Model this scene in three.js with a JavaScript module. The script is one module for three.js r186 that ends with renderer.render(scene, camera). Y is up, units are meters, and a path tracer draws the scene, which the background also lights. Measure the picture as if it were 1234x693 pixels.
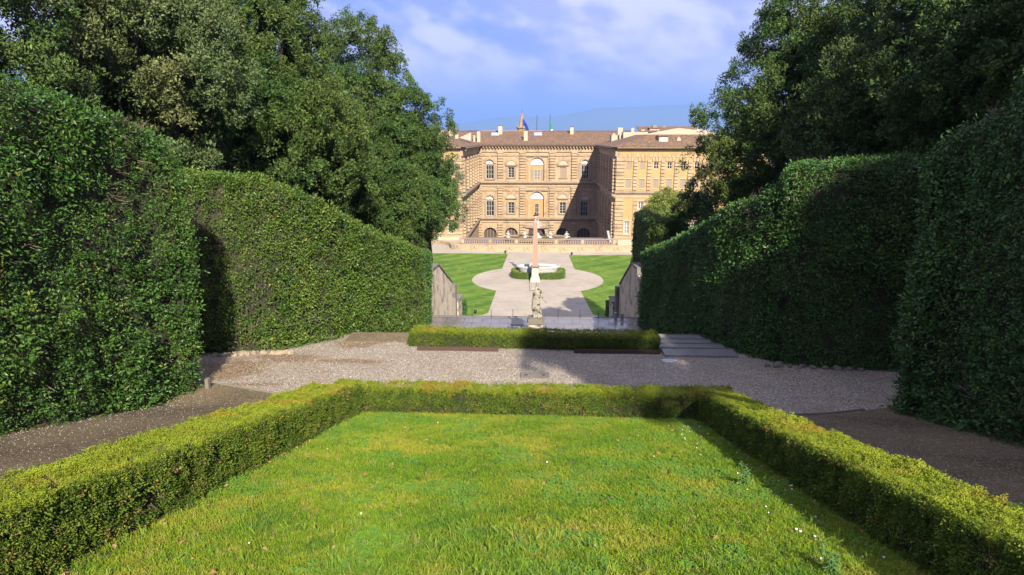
import * as THREE from 'three';
import { ImprovedNoise } from 'three/addons/math/ImprovedNoise.js';
import { MarchingCubes } from 'three/addons/objects/MarchingCubes.js';
import { mergeGeometries } from 'three/addons/utils/BufferGeometryUtils.js';

// ---------------------------------------------------------------- camera, sky, sun, exposure
// The camera stands 25 m above the amphitheatre floor (y = 0); "d" is distance along the garden axis (z = -d).
const EYE = 25;
const scene = new THREE.Scene();
const camera = new THREE.PerspectiveCamera(46.84, 1234 / 693, 0.1, 30000);
camera.rotation.order = 'YXZ';
camera.position.set(0, EYE, 0);
camera.rotation.y = THREE.MathUtils.degToRad(2.16);
camera.rotation.x = -Math.atan(181.5 / 800);
scene.add(camera);

const renderer = new THREE.WebGLRenderer({ antialias: true });
renderer.toneMapping = THREE.LinearToneMapping;
renderer.toneMappingExposure = 2.2;
renderer.shadowMap.enabled = true;

const noiseGen = new ImprovedNoise();
const nz = (x, y, z) => noiseGen.noise(x + 31.7, y + 17.3, z + 5.1);
function fbm(x, y, z, o = 4) { let a = 0.5, s = 0; for (let i = 0; i < o; i++) { s += a * nz(x, y, z); x *= 2.03; y *= 2.03; z *= 2.03; a *= 0.5; } return s; }
const clamp = (x, a = 0, b = 1) => Math.min(b, Math.max(a, x));
const sstep = (a, b, x) => { const t = clamp((x - a) / (b - a)); return t * t * (3 - 2 * t); };
const lerp = (a, b, t) => a + (b - a) * t;
const mix3 = (a, b, t) => [lerp(a[0], b[0], t), lerp(a[1], b[1], t), lerp(a[2], b[2], t)];

{
  // air and clouds: a soft broken layer of lavender cloud over blue
  const K = 0.58, w = 2048, h = 1024, data = new Float32Array(w * h * 4);
  const blue = [0.235, 0.345, 0.80], pale = [0.405, 0.45, 0.80], white = [0.72, 0.72, 0.88];
  for (let j = 0; j < h; j++) {
    const el = ((j + 0.5) / h - 0.5) * Math.PI, sy = Math.sin(el), cy = Math.cos(el);
    for (let i = 0; i < w; i++) {
      const az = ((i + 0.5) / w - 0.5) * 2 * Math.PI;
      let c = mix3(blue, pale, 0.4);
      if (el > -0.01) {
        const x = Math.cos(az) * cy, z = Math.sin(az) * cy;
        const a = fbm(x * 2.4 + sy * 2.2 + 3, sy * 4.4, z * 2.4 + 1, 4), b = fbm(x * 6.5 + sy * 6, sy * 12 + 7, z * 6.5, 6), e = fbm(x * 19 + sy * 12, sy * 34, z * 19, 4);
        c = mix3(blue, pale, sstep(-0.42, 0.02, a + 0.3 * b));
        c = mix3(c, white, 0.88 * sstep(-0.15, 0.34, a * 0.5 + b * 1.0 + e * 0.6 + 0.12) * sstep(0.0, 0.14, el));
        c = mix3([0.19, 0.375, 0.86], c, sstep(-0.02, 0.11, el + 0.03 * a));
      }
      const o = (j * w + i) * 4; data[o] = c[0] * K; data[o + 1] = c[1] * K; data[o + 2] = c[2] * K; data[o + 3] = 1;
    }
  }
  const sky = new THREE.DataTexture(data, w, h, THREE.RGBAFormat, THREE.FloatType);
  sky.mapping = THREE.EquirectangularReflectionMapping; sky.magFilter = THREE.LinearFilter; sky.minFilter = THREE.LinearFilter; sky.needsUpdate = true;
  scene.background = sky; scene.environment = sky;
}
const SUN = new THREE.Vector3(0.42, 1, 1.52).normalize();   // behind the camera and to its right, about 32 degrees up
const sun = new THREE.DirectionalLight(new THREE.Color().setRGB(1.0, 0.92, 0.78), 5);
sun.position.copy(SUN).multiplyScalar(400).add(new THREE.Vector3(0, 0, -90));
sun.target.position.set(0, 0, -90);
sun.castShadow = true; sun.shadow.mapSize.set(4096, 4096);
Object.assign(sun.shadow.camera, { left: -150, right: 150, top: 160, bottom: -160, near: 1, far: 900 });
scene.add(sun, sun.target);

// ---------------------------------------------------------------- helpers
function rng(seed) { let a = seed >>> 0; return () => { a = (a + 0x6D2B79F5) | 0; let t = Math.imul(a ^ (a >>> 15), 1 | a); t = (t + Math.imul(t ^ (t >>> 7), 61 | t)) ^ t; return ((t ^ (t >>> 14)) >>> 0) / 4294967296; }; }
const V = (x, y, z) => new THREE.Vector3(x, y, z);
const P = (x, Y, d) => V(x, Y + EYE, -d);              // Y: height relative to the eye
const taken = {};
function numbered(n) { const k = taken[n] = (taken[n] ?? -1) + 1; return k ? `${n}_${String(k).padStart(3, '0')}` : n; }
function shade(o) { o.castShadow = true; o.receiveShadow = true; return o; }
function group(name, pos, label, category, grp) {
  const g = new THREE.Group(); g.name = numbered(name); g.position.copy(pos); scene.add(g);
  g.userData = { label, category }; if (grp) g.userData.group = grp;
  return g;
}
// geometry is given in world metres; a part is stored relative to its thing
function part(name, geo, mat, parent, kind) {
  const m = shade(new THREE.Mesh(geo, mat)); m.name = name;
  if (kind) m.userData.kind = kind;
  let o = parent, off = V(0, 0, 0); while (o && o !== scene) { off.add(o.position); o = o.parent; }
  geo.translate(-off.x, -off.y, -off.z);
  parent.add(m); return m;
}
function thing(name, geo, mat, label, category, grp) {
  geo.computeBoundingBox(); const b = geo.boundingBox, p = V((b.min.x + b.max.x) / 2, b.min.y, (b.min.z + b.max.z) / 2);
  geo.translate(-p.x, -p.y, -p.z);
  const m = shade(new THREE.Mesh(geo, mat)); m.name = numbered(name); m.position.copy(p); scene.add(m);
  m.userData = { label, category }; if (grp) m.userData.group = grp;
  return m;
}
function structure(name, geo, mat, label, category) {
  const m = shade(new THREE.Mesh(geo, mat)); m.name = numbered(name); scene.add(m);
  m.userData = { kind: 'structure', label, category }; return m;
}
const merge = a => mergeGeometries(a.map(g => { const q = g.index ? g.toNonIndexed() : g; for (const k of Object.keys(q.attributes)) if (!['position', 'normal', 'uv'].includes(k)) q.deleteAttribute(k); return q; }));
function uvBox(g, s = 1) {                              // uv in metres by the main direction of each face
  if (g.index) g = g.toNonIndexed();
  const p = g.attributes.position, n = p.count, uv = new Float32Array(n * 2), a = V(), b = V(), c = V();
  for (let i = 0; i < n; i += 3) {
    a.fromBufferAttribute(p, i); b.fromBufferAttribute(p, i + 1); c.fromBufferAttribute(p, i + 2);
    const m = b.clone().sub(a).cross(c.clone().sub(a)), ax = Math.abs(m.x), ay = Math.abs(m.y), az = Math.abs(m.z);
    [a, b, c].forEach((q, k) => { const [u, v] = ax > ay && ax > az ? [q.z, q.y] : ay > az ? [q.x, q.z] : [q.x, q.y]; uv[(i + k) * 2] = u * s; uv[(i + k) * 2 + 1] = v * s; });
  }
  g.setAttribute('uv', new THREE.BufferAttribute(uv, 2)); return g;
}
const bx = (x0, x1, y0, y1, z0, z1) => uvBox(new THREE.BoxGeometry(Math.abs(x1 - x0), Math.abs(y1 - y0), Math.abs(z1 - z0)).translate((x0 + x1) / 2, (y0 + y1) / 2, (z0 + z1) / 2));
function cham(x0, x1, y0, y1, z0, z1, b = 0.03) {       // box with chamfered edges
  const w = x1 - x0, h = y1 - y0, s = new THREE.Shape([[b, 0], [w - b, 0], [w, b], [w, h - b], [w - b, h], [b, h], [0, h - b], [0, b]].map(q => new THREE.Vector2(...q)));
  return uvBox(new THREE.ExtrudeGeometry(s, { depth: Math.abs(z1 - z0) - 2 * b, bevelEnabled: true, bevelThickness: b, bevelSize: 0, bevelOffset: -0.0, bevelSegments: 1, steps: 1 }).translate(x0, y0, Math.min(z0, z1) + b));
}
// tileable noise textures
function tileNoise(seed) {
  const r = rng(seed), T = 256, tab = new Float32Array(T * T); for (let i = 0; i < T * T; i++) tab[i] = r();
  const at = (x, y, p) => tab[((y % p) + p) % p * T + ((x % p) + p) % p];
  const one = (u, v, p) => { const x = u * p, y = v * p, xi = Math.floor(x), yi = Math.floor(y); let fx = x - xi, fy = y - yi; fx = fx * fx * (3 - 2 * fx); fy = fy * fy * (3 - 2 * fy); return lerp(lerp(at(xi, yi, p), at(xi + 1, yi, p), fx), lerp(at(xi, yi + 1, p), at(xi + 1, yi + 1, p), fx), fy); };
  return (u, v, p, o = 4) => { let s = 0, a = 0.5, n = 0; for (let i = 0; i < o && p <= 256; i++) { s += a * one(u, v, p); n += a; a *= 0.55; p *= 2; } return s / n; };
}
const toS = c => 255 * (c <= 0.0031308 ? 12.92 * c : 1.055 * Math.pow(c, 1 / 2.4) - 0.055);
function tex(size, fn, color = true, metres = 1) {
  const data = new Uint8Array(size * size * 4);
  for (let j = 0; j < size; j++) for (let i = 0; i < size; i++) {
    const c = fn((i + 0.5) / size, (j + 0.5) / size), o = (j * size + i) * 4;
    for (let k = 0; k < 3; k++) data[o + k] = clamp(color ? toS(clamp(c[k])) : c * 255, 0, 255);
    data[o + 3] = 255;
  }
  const t = new THREE.DataTexture(data, size, size); t.wrapS = t.wrapT = THREE.RepeatWrapping; t.magFilter = THREE.LinearFilter; t.minFilter = THREE.LinearMipmapLinearFilter; t.generateMipmaps = true;
  if (color) t.colorSpace = THREE.SRGBColorSpace;
  t.repeat.set(1 / metres, 1 / metres); t.needsUpdate = true; return t;
}
const matte = (o) => new THREE.MeshPhysicalMaterial({ roughness: 0.95, metalness: 0, specularIntensity: 0.25, side: THREE.DoubleSide, ...o });
const std = (o) => new THREE.MeshStandardMaterial({ roughness: 0.85, metalness: 0, side: THREE.DoubleSide, ...o });
const rgb = (r, g, b) => new THREE.Color().setRGB(r, g, b);

// ---------------------------------------------------------------- materials
const N1 = tileNoise(11), N2 = tileNoise(23), N3 = tileNoise(37);
const gravelTex = tex(1024, (u, v) => {
  const f = N1(u, v, 256, 1), g = N2(u, v, 128, 1), h = N3(u, v, 256, 1), l = N3(u, v, 4, 4), m = N1(u, v, 16, 3);
  let c = mix3([0.2, 0.17, 0.135], [0.47, 0.41, 0.335], clamp((f - 0.2) * 1.5));
  if (g > 0.66) c = mix3(c, [0.66, 0.60, 0.53], 0.8 * clamp((g - 0.66) * 8));
  if (h > 0.86) c = mix3(c, [0.75, 0.70, 0.63], 0.8);
  if (f < 0.2) c = mix3(c, [0.085, 0.07, 0.055], 0.85);
  return mix3(c, [0.30, 0.225, 0.16], clamp((l * 0.6 + m * 0.4 - 0.42) * 2.2) * 0.55);
}, true, 5.2);
const gravelBump = tex(1024, (u, v) => N1(u, v, 256, 1) * 0.5 + N2(u, v, 128, 1) * 0.5, false, 5.2);
const M = {};
M.gravel = matte({ map: gravelTex, bumpMap: gravelBump, bumpScale: 0.02, vertexColors: true, roughness: 0.9 });
M.path = matte({
  map: tex(1024, (u, v) => { const f = N2(u, v, 256, 1), l = N1(u, v, 4, 5), g = N3(u, v, 128, 1); let c = mix3([0.085, 0.062, 0.034], [0.16, 0.122, 0.07], clamp(l * 1.9 - 0.45)); c = mix3(c, [0.34, 0.275, 0.19], clamp((f - 0.58) * 2.2)); if (g > 0.9) c = mix3(c, [0.46, 0.42, 0.36], 0.75); return c; }, true, 5.5),
  bumpMap: tex(512, (u, v) => N2(u, v, 256, 1) * 0.6 + N1(u, v, 32, 3) * 0.4, false, 2.2), bumpScale: 0.008, roughness: 0.9
});
M.soil = matte({ map: tex(512, (u, v) => { const l = N1(u, v, 8, 5), f = N2(u, v, 128, 1); return mix3(mix3([0.055, 0.042, 0.028], [0.13, 0.095, 0.06], l), [0.2, 0.13, 0.07], clamp((f - 0.7) * 2)); }, true, 3), roughness: 1 });
M.turf = matte({ map: tex(512, (u, v) => { const l = N2(u, v, 8, 5), f = N1(u, v, 128, 2); return mix3(mix3([0.045, 0.07, 0.015], [0.12, 0.13, 0.03], l), [0.16, 0.11, 0.05], clamp((f - 0.62) * 2.2)); }, true, 2.7), bumpMap: tex(512, (u, v) => N1(u, v, 128, 2), false, 2.7), bumpScale: 0.02, roughness: 1 });
M.floor = matte({ map: tex(1024, (u, v) => { const l = N1(u, v, 6, 5), s = N2(u * 1, v, 64, 2), k = N3(u, (v * 3) % 1, 16, 4); let c = mix3([0.30, 0.255, 0.2], [0.44, 0.38, 0.305], l); c = mix3(c, [0.24, 0.2, 0.17], clamp((k - 0.55) * 1.8)); return mix3(c, [0.48, 0.42, 0.36], clamp((s - 0.6) * 1.5)); }, true, 22), roughness: 0.95 });
M.mown = matte({
  map: tex(1024, (u, v) => {
    const l = N1(u, v, 8, 5), f = N2(u, v, 256, 1), m = N3(u, v, 32, 3); const q = ((u * 6 + v * 6) % 1 + 1) % 1, s = sstep(0.44, 0.5, q) * (1 - sstep(0.94, 1, q));  // s: mowing stripes, light on the bent grass painted in as paler bands
    let c = mix3([0.075, 0.15, 0.018], [0.135, 0.215, 0.03], s * 0.5 + (l - 0.42) * 1.5); c = mix3(c, [0.25, 0.27, 0.06], clamp((m - 0.52) * 1.8)); return mix3(c, [0.07, 0.13, 0.02], clamp((f - 0.6) * 1.1));
  }, true, 34), bumpMap: tex(512, (u, v) => N2(u, v, 256, 1), false, 9), bumpScale: 0.03, roughness: 1
});
M.paving = std({ map: tex(512, (u, v) => { const l = N2(u, v, 8, 5); const jx = Math.abs(((u * 4 + (Math.floor(v * 4) % 2) * 0.5) % 1) - 0.5) > 0.485, jy = Math.abs(((v * 4) % 1) - 0.5) > 0.47; const c = mix3([0.15, 0.135, 0.13], [0.24, 0.215, 0.2], l); return jx || jy ? [0.09, 0.08, 0.075] : c; }, true, 5), roughnessMap: tex(256, (u, v) => 0.2 + 0.55 * sstep(0.4, 0.75, N1(u, v, 8, 4)), false, 7), roughness: 0.55, bumpMap: tex(256, (u, v) => N3(u, v, 32, 3), false, 5), bumpScale: 0.006 });
const stainTex = (base, dark, seed, metres, amt = 1, k = 6) => { const A = tileNoise(seed), B = tileNoise(seed + 1); return tex(512, (u, v) => { const l = A(u, v, k, 5), r = B(u, v * 0.999, 24, 4), f = A(u, v, 128, 1); let c = mix3(base.map(x => x * 0.86), base.map(x => Math.min(1, x * 1.1)), r); c = mix3(c, dark, amt * clamp((l - 0.5) * 3.2) * (0.5 + 0.5 * f)); return c; }, true, metres); };
M.oldWall = std({ map: stainTex([0.62, 0.53, 0.4], [0.08, 0.07, 0.055], 41, 4, 1.0, 5), bumpMap: tex(256, (u, v) => N1(u, v, 16, 5), false, 3), bumpScale: 0.03, roughness: 0.95 });
M.coping = std({ map: stainTex([0.2, 0.18, 0.16], [0.06, 0.055, 0.05], 44, 3, 0.9), roughness: 0.95 });
M.statue = std({ map: stainTex([0.3, 0.27, 0.215], [0.035, 0.031, 0.026], 51, 1.0, 2.1, 8), roughness: 0.85 });
M.pedestal = std({ map: stainTex([0.46, 0.4, 0.3], [0.07, 0.06, 0.045], 53, 1.6, 1.3, 6), roughness: 0.9 });
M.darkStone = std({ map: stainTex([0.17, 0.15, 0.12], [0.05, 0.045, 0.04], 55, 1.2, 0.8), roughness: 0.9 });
M.step = std({ map: stainTex([0.24, 0.225, 0.22], [0.1, 0.09, 0.085], 57, 2.2, 0.7), roughness: 0.38, bumpMap: tex(256, (u, v) => N2(u, v, 32, 3), false, 2), bumpScale: 0.006 });
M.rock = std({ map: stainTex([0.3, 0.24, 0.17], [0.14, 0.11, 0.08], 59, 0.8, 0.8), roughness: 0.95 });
M.stone = std({ map: stainTex([0.40, 0.29, 0.18], [0.17, 0.115, 0.072], 61, 13, 0.8, 8), roughness: 0.9 });       // warm sandstone
M.stoneB = std({ map: stainTex([0.36, 0.255, 0.155], [0.15, 0.1, 0.063], 63, 11, 0.8, 8), roughness: 0.9 });
M.stoneTrim = std({ map: stainTex([0.28, 0.21, 0.145], [0.13, 0.11, 0.075], 65, 6, 0.7, 8), roughness: 0.9 });
M.plaster = std({ map: stainTex([0.40, 0.262, 0.115], [0.24, 0.19, 0.09], 67, 11, 0.5, 5), roughness: 0.92 });
M.plasterOrange = std({ map: stainTex([0.45, 0.25, 0.105], [0.36, 0.2, 0.1], 68, 5, 0.5, 5), roughness: 0.92 });
M.cream = std({ map: stainTex([0.43, 0.36, 0.265], [0.35, 0.28, 0.2], 69, 5, 0.6, 5), roughness: 0.92 });
M.pinkish = std({ map: stainTex([0.47, 0.36, 0.3], [0.28, 0.27, 0.22], 70, 4, 0.5, 5), roughness: 0.92 });
M.tiles = std({
  map: tex(1024, (u, v) => { const row = Math.floor(v * 40), col = Math.floor(u * 48), q = (Math.sin(row * 12.9898 + col * 78.233) * 43758.5453) % 1, h = Math.abs(q), l = N1(u, v, 6, 5); let c = mix3([0.12, 0.066, 0.036], [0.29, 0.165, 0.09], h); const e = (v * 40) % 1; if (e < 0.16) c = c.map(x => x * 0.6); return mix3(c, [0.11, 0.085, 0.055], clamp((l - 0.42) * 2)); }, true, 16),
  bumpMap: tex(512, (u, v) => 0.5 + 0.5 * Math.cos(u * 48 * 2 * Math.PI), false, 16), bumpScale: 0.08, roughness: 0.92
});
M.kerbStone = std({ map: stainTex([0.38, 0.3, 0.19], [0.16, 0.09, 0.05], 71, 4, 0.9, 10), roughness: 0.95 });
M.glass = std({ color: rgb(0.025, 0.028, 0.032), roughness: 0.12 });
M.blind = std({ color: rgb(0.18, 0.165, 0.14), roughness: 0.5 });
M.frame = std({ color: rgb(0.48, 0.42, 0.33), roughness: 0.7 });
M.shutter = std({ color: rgb(0.27, 0.2, 0.15), roughness: 0.8 });
M.shutterGrey = std({ color: rgb(0.25, 0.2, 0.15), roughness: 0.8 });
M.lunette = std({ color: rgb(0.6, 0.59, 0.57), roughness: 0.4 });
M.wood = std({ color: rgb(0.075, 0.05, 0.035), roughness: 0.8 });
M.skylight = std({ color: rgb(0.4, 0.45, 0.52), roughness: 0.2 });
M.granite = std({ map: tex(256, (u, v) => { const f = N1(u, v, 64, 2), g = N2(u, v, 128, 1); return mix3(mix3([0.31, 0.165, 0.118], [0.4, 0.225, 0.165], f), [0.17, 0.1, 0.08], clamp((g - 0.75) * 2)); }, true, 1.2), roughness: 0.6 });
M.marble = std({ map: stainTex([0.4, 0.375, 0.33], [0.36, 0.33, 0.28], 73, 2.4, 0.5), roughness: 0.6 });
M.greyGranite = std({ map: stainTex([0.46, 0.45, 0.435], [0.2, 0.2, 0.2], 75, 2.5, 0.6), roughness: 0.6 });
M.iron = std({ color: rgb(0.03, 0.03, 0.03), roughness: 0.6, metalness: 0.3 });
M.steel = std({ color: rgb(0.35, 0.35, 0.35), roughness: 0.45, metalness: 0.5 });
M.corten = std({ map: stainTex([0.075, 0.042, 0.032], [0.06, 0.03, 0.022], 77, 1, 0.8), roughness: 0.9 });
M.bark = std({ map: tex(256, (u, v) => { const f = N1((u * 2) % 1, v, 16, 4), g = N2(u, v, 64, 2); return mix3([0.05, 0.042, 0.032], [0.13, 0.11, 0.085], f * 0.7 + g * 0.3); }, true, 1), roughness: 1 });
M.twig = std({ color: rgb(0.035, 0.032, 0.018), roughness: 1 });
M.water = std({ color: rgb(0.03, 0.035, 0.03), roughness: 0.03 });
M.leaf = new THREE.MeshPhysicalMaterial({ vertexColors: true, roughness: 0.42, side: THREE.DoubleSide, specularIntensity: 0.6 });
M.boxLeaf = new THREE.MeshPhysicalMaterial({ vertexColors: true, roughness: 0.6, side: THREE.DoubleSide, specularIntensity: 0.25 });
M.softLeaf = new THREE.MeshPhysicalMaterial({ vertexColors: true, roughness: 0.8, transmission: 0.3, thickness: 0, side: THREE.DoubleSide, specularIntensity: 0.2 });
M.treeLeaf = new THREE.MeshPhysicalMaterial({ vertexColors: true, roughness: 0.5, side: THREE.DoubleSide, specularIntensity: 0.4 });
M.bareTwig = std({ vertexColors: true, roughness: 1 });
M.puddleSheen = std({ color: rgb(0.5, 0.51, 0.53), roughness: 0.25 });  // puddle surface: reflected sky is put into this pale colour
M.petal = std({ color: rgb(0.75, 0.72, 0.70), roughness: 0.8 });

// ---------------------------------------------------------------- terrain
const prof = [[-60, 13.4], [19.2, -8.253], [30, -9.1], [34, -12.5], [46, -12.55], [60, -18.3], [80, -25], [163, -25]];
function groundY(d) { if (d < prof[0][0]) return prof[0][1]; for (let i = 1; i < prof.length; i++) if (d <= prof[i][0]) { const a = prof[i - 1], b = prof[i]; return lerp(a[1], b[1], (d - a[0]) / (b[0] - a[0])); } return -25; }
function sheet(xs, ds, yf, colf) {
  const pos = [], uv = [], idx = [], col = [], nx = xs.length;
  for (const d of ds) for (const x of (typeof xs === 'function' ? xs(d) : xs)) { pos.push(x, yf(x, d) + EYE, -d); uv.push(x, d); if (colf) col.push(...colf(x, d)); }
  const n = typeof xs === 'function' ? xs(ds[0]).length : nx;
  for (let j = 0; j < ds.length - 1; j++) for (let i = 0; i < n - 1; i++) { const a = j * n + i; idx.push(a, a + 1, a + n + 1, a, a + n + 1, a + n); }
  const g = new THREE.BufferGeometry(); g.setAttribute('position', new THREE.Float32BufferAttribute(pos, 3)); g.setAttribute('uv', new THREE.Float32BufferAttribute(uv, 2));
  if (colf) g.setAttribute('color', new THREE.Float32BufferAttribute(col, 3));
  g.setIndex(idx); g.computeVertexNormals(); return g;
}
const span = (a, b, n) => Array.from({ length: n + 1 }, (_, i) => lerp(a, b, i / n));
{
  const xs = [-18000, -3000, -800, -300, -150, -90, -60, -40, -30, -24, -20, -16, -12, -8, -4, 0, 4, 8, 12, 16, 20, 24, 30, 40, 60, 90, 150, 300, 800, 3000, 18000];
  const ds = [-9000, -2500, -600, -200, -100, ...span(-60, 164, 112), 164.5, 250, 500, 1500, 4000, 19000];
  structure('ground', sheet(xs, ds, (x, d) => (d > 164.2 ? -36.5 : groundY(d) - 0.14) + (d < 29 && Math.abs(x) > 12 ? 0.1 : 0) + (Math.abs(x) > 14 && Math.abs(x) < 40 && d < 160 ? 0.25 * fbm(x * 0.2, 0, d * 0.2, 3) : 0)), M.soil, 'brown earth of the wooded garden slope running down to the palace', 'ground');
}
const relief = (x, d) => 0.025 * fbm(x * 0.9, 4, d * 0.9, 3);
structure('lawn', sheet(span(-6.0, 5.3, 60), span(-4, 18.6, 120), (x, d) => groundY(d) + relief(x, d)), M.turf, 'sloping rough lawn of long grass and moss framed by low box hedges', 'lawn');
{
  // the gravel crossing, with patches of brown earth where the photograph shows them
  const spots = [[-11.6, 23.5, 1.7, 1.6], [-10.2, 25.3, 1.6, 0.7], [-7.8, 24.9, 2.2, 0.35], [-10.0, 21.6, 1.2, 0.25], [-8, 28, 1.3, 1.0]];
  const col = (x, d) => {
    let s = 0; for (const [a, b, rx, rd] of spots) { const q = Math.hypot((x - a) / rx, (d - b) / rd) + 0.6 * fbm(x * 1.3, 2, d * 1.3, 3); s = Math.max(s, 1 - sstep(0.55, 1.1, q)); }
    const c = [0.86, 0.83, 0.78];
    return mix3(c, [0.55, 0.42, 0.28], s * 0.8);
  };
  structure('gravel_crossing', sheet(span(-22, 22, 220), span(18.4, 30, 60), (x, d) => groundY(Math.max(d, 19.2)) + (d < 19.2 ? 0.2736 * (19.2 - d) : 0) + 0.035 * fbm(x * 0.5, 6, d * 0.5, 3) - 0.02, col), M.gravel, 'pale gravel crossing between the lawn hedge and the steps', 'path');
}
// end of the compacted side paths: an oblique edge
const leftEnd = x => lerp(19.95, 21.3, clamp((-7.6 - x) / 3.2, -0.4, 1.6)), rightEnd = x => lerp(18.6, 19.5, clamp((x - 7.1) / 2.7, -0.6, 2));
const pathY = (x, d) => Math.max(-3 - 0.2736 * d, groundY(d)) + 0.03 + 0.02 * fbm(x * 0.6, 1, d * 0.6, 3);
structure('path', sheet(span(0, 1, 24), span(0, 1, 90), (u, t) => 0), M.path, 'damp brown earth path between the leafy hedge and the sunlit low hedge', 'path');
structure('path', sheet(span(0, 1, 24), span(0, 1, 90), (u, t) => 0), M.path, 'dark damp path in the shade of the tall hedge', 'path');
for (const [i, x0, x1, end] of [[0, -13.6, -5.9, leftEnd], [1, 5.1, 12.6, rightEnd]]) {
  const o = scene.children.filter(c => c.name.startsWith('path'))[i], p = o.geometry.attributes.position, uv = o.geometry.attributes.uv;
  for (let k = 0; k < p.count; k++) { const x = lerp(x0, x1, uv.getX(k)), d = lerp(-6, end(x), uv.getY(k)); p.setXYZ(k, x, pathY(x, d) + EYE, -d); uv.setXY(k, x, d); }
  o.geometry.computeVertexNormals();
  const pts = span(i ? 5.6 : -11.2, i ? 10.2 : -6.4, 14).map(x => { const d = end(x); return P(x, pathY(x, d) + 0.005, d + 0.03); });
  const g = new THREE.TubeGeometry(new THREE.CatmullRomCurve3(pts), 28, 0.045, 5);
  structure('kerb', uvBox(g), M.darkStone, i ? 'thin stone edging where the shaded path meets the gravel' : 'thin stone edging where the sunlit path meets the gravel', 'kerb');
}
// amphitheatre floor
structure('amphitheatre_floor', sheet(span(-70, 70, 28), span(79, 163.02, 40), () => -24.99), M.floor, 'pale beaten gravel floor of the amphitheatre before the palace', 'path');
function lawnShape(sg) {
  const s = new THREE.Shape(), cx = 0.2, cd = 117, R = 11.8, xi = sg < 0 ? -6.7 : 7.4, q = Math.sqrt(R * R - (xi - cx) ** 2);
  const pts = [[sg * 34, 143.6], [sg < 0 ? -6.3 : 7.0, sg < 0 ? 143.3 : 141.8], [xi, cd + q]];
  const a0 = Math.atan2(q, xi - cx), a1 = Math.atan2(-q, xi - cx);
  for (let i = 1; i <= 20; i++) { let a; if (sg < 0) a = lerp(a0, a1 + 2 * Math.PI, i / 20); else a = lerp(a0, a1, i / 20); pts.push([cx + R * Math.cos(a), cd + R * Math.sin(a)]); }
  pts.push([sg < 0 ? -7.0 : 8.2, 93.2], [sg < 0 ? -7.8 : 8.9, 92.0], [sg * 11.4, 91.1], [sg * 34, 90.5]);
  pts.forEach(([x, d], i) => i ? s.lineTo(x, d) : s.moveTo(x, d));
  const g = new THREE.ExtrudeGeometry(s, { depth: 0.06, bevelEnabled: false });
  g.rotateX(-Math.PI / 2); g.translate(0, -25 + EYE, 0);
  return uvBox(g);
}
structure('lawn', lawnShape(-1), M.mown, 'striped mown lawn of the amphitheatre beside the stained wall in sunlight', 'lawn');
structure('lawn', lawnShape(1), M.mown, 'striped mown lawn of the amphitheatre beside the shaded stained wall', 'lawn');
structure('paved_terrace', bx(-8.6, 8.4, -13.1 + EYE, -12.45 + EYE, -33.6, -45.4), M.paving, 'wet flagstone terrace mirroring the sky round the statue', 'pavement');
structure('terrace_edge', bx(-8.6, 8.4, -13.0 + EYE, -12.43 + EYE, -45.405, -45.6), M.darkStone, 'dark stone edge of the wet flagstone terrace', 'kerb');

// far hills
{
  const g = sheet(span(-14000, 18000, 200), [14400, 15000, 15600, 16200, 17200, 18800], (x, d) => {
    const k = { 14400: 0, 15000: 0.35, 15600: 0.7, 16200: 1, 17200: 0.8, 18800: 0.2 }[d], q = x / 2;
    const top = 2 * (60 + 95 * sstep(-1500, -900, q) + 90 * sstep(-1100, -200, q) + 95 * sstep(100, 800, q) + 60 * sstep(800, 2200, q) + 40 * fbm(q * 0.0012, 1, 3, 4) - 120 * sstep(4500, 8000, q)) + 14 * fbm(x * 0.006, 5, 1, 3);
    return -36 + (top + 36) * k * (1 + 0.08 * fbm(x * 0.003, d * 0.002, 2, 3));
  });
  structure('hills', g, std({ color: rgb(0.10, 0.14, 0.10), roughness: 1 }), 'distant blue hills rising behind the palace roof', 'hill');
}

scene.fog = new THREE.FogExp2(rgb(0.27, 0.47, 1.0), 0.00009);   // blue air before the far hills

// ---------------------------------------------------------------- foliage
function addLeaf(A, o, dir, nrm, len, wid, c, fold = 0.25, bend = 0.15) {
  const side = V().crossVectors(dir, nrm).normalize(), up = V().crossVectors(side, dir).normalize();
  const at = (a, b, h) => o.clone().addScaledVector(dir, a * len).addScaledVector(side, b * wid).addScaledVector(up, h * len);
  const B = at(0, 0, 0), L = at(0.45, -0.5, fold * 0.4), R = at(0.45, 0.5, fold * 0.4), C = at(0.5, 0, 0), T = at(1, 0, -bend);
  for (const t of [[B, C, L], [L, C, T], [B, R, C], [C, R, T]]) for (const p of t) { A.pos.push(p.x, p.y, p.z); A.col.push(c[0], c[1], c[2]); }
}
function finish(A) { const g = new THREE.BufferGeometry(); g.setAttribute('position', new THREE.Float32BufferAttribute(A.pos, 3)); g.setAttribute('color', new THREE.Float32BufferAttribute(A.col, 3)); g.computeVertexNormals(); return g; }
const rdir = r => { const u = r() * 2 - 1, a = r() * 6.2832, s = Math.sqrt(1 - u * u); return V(s * Math.cos(a), s * Math.sin(a), u); };
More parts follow.
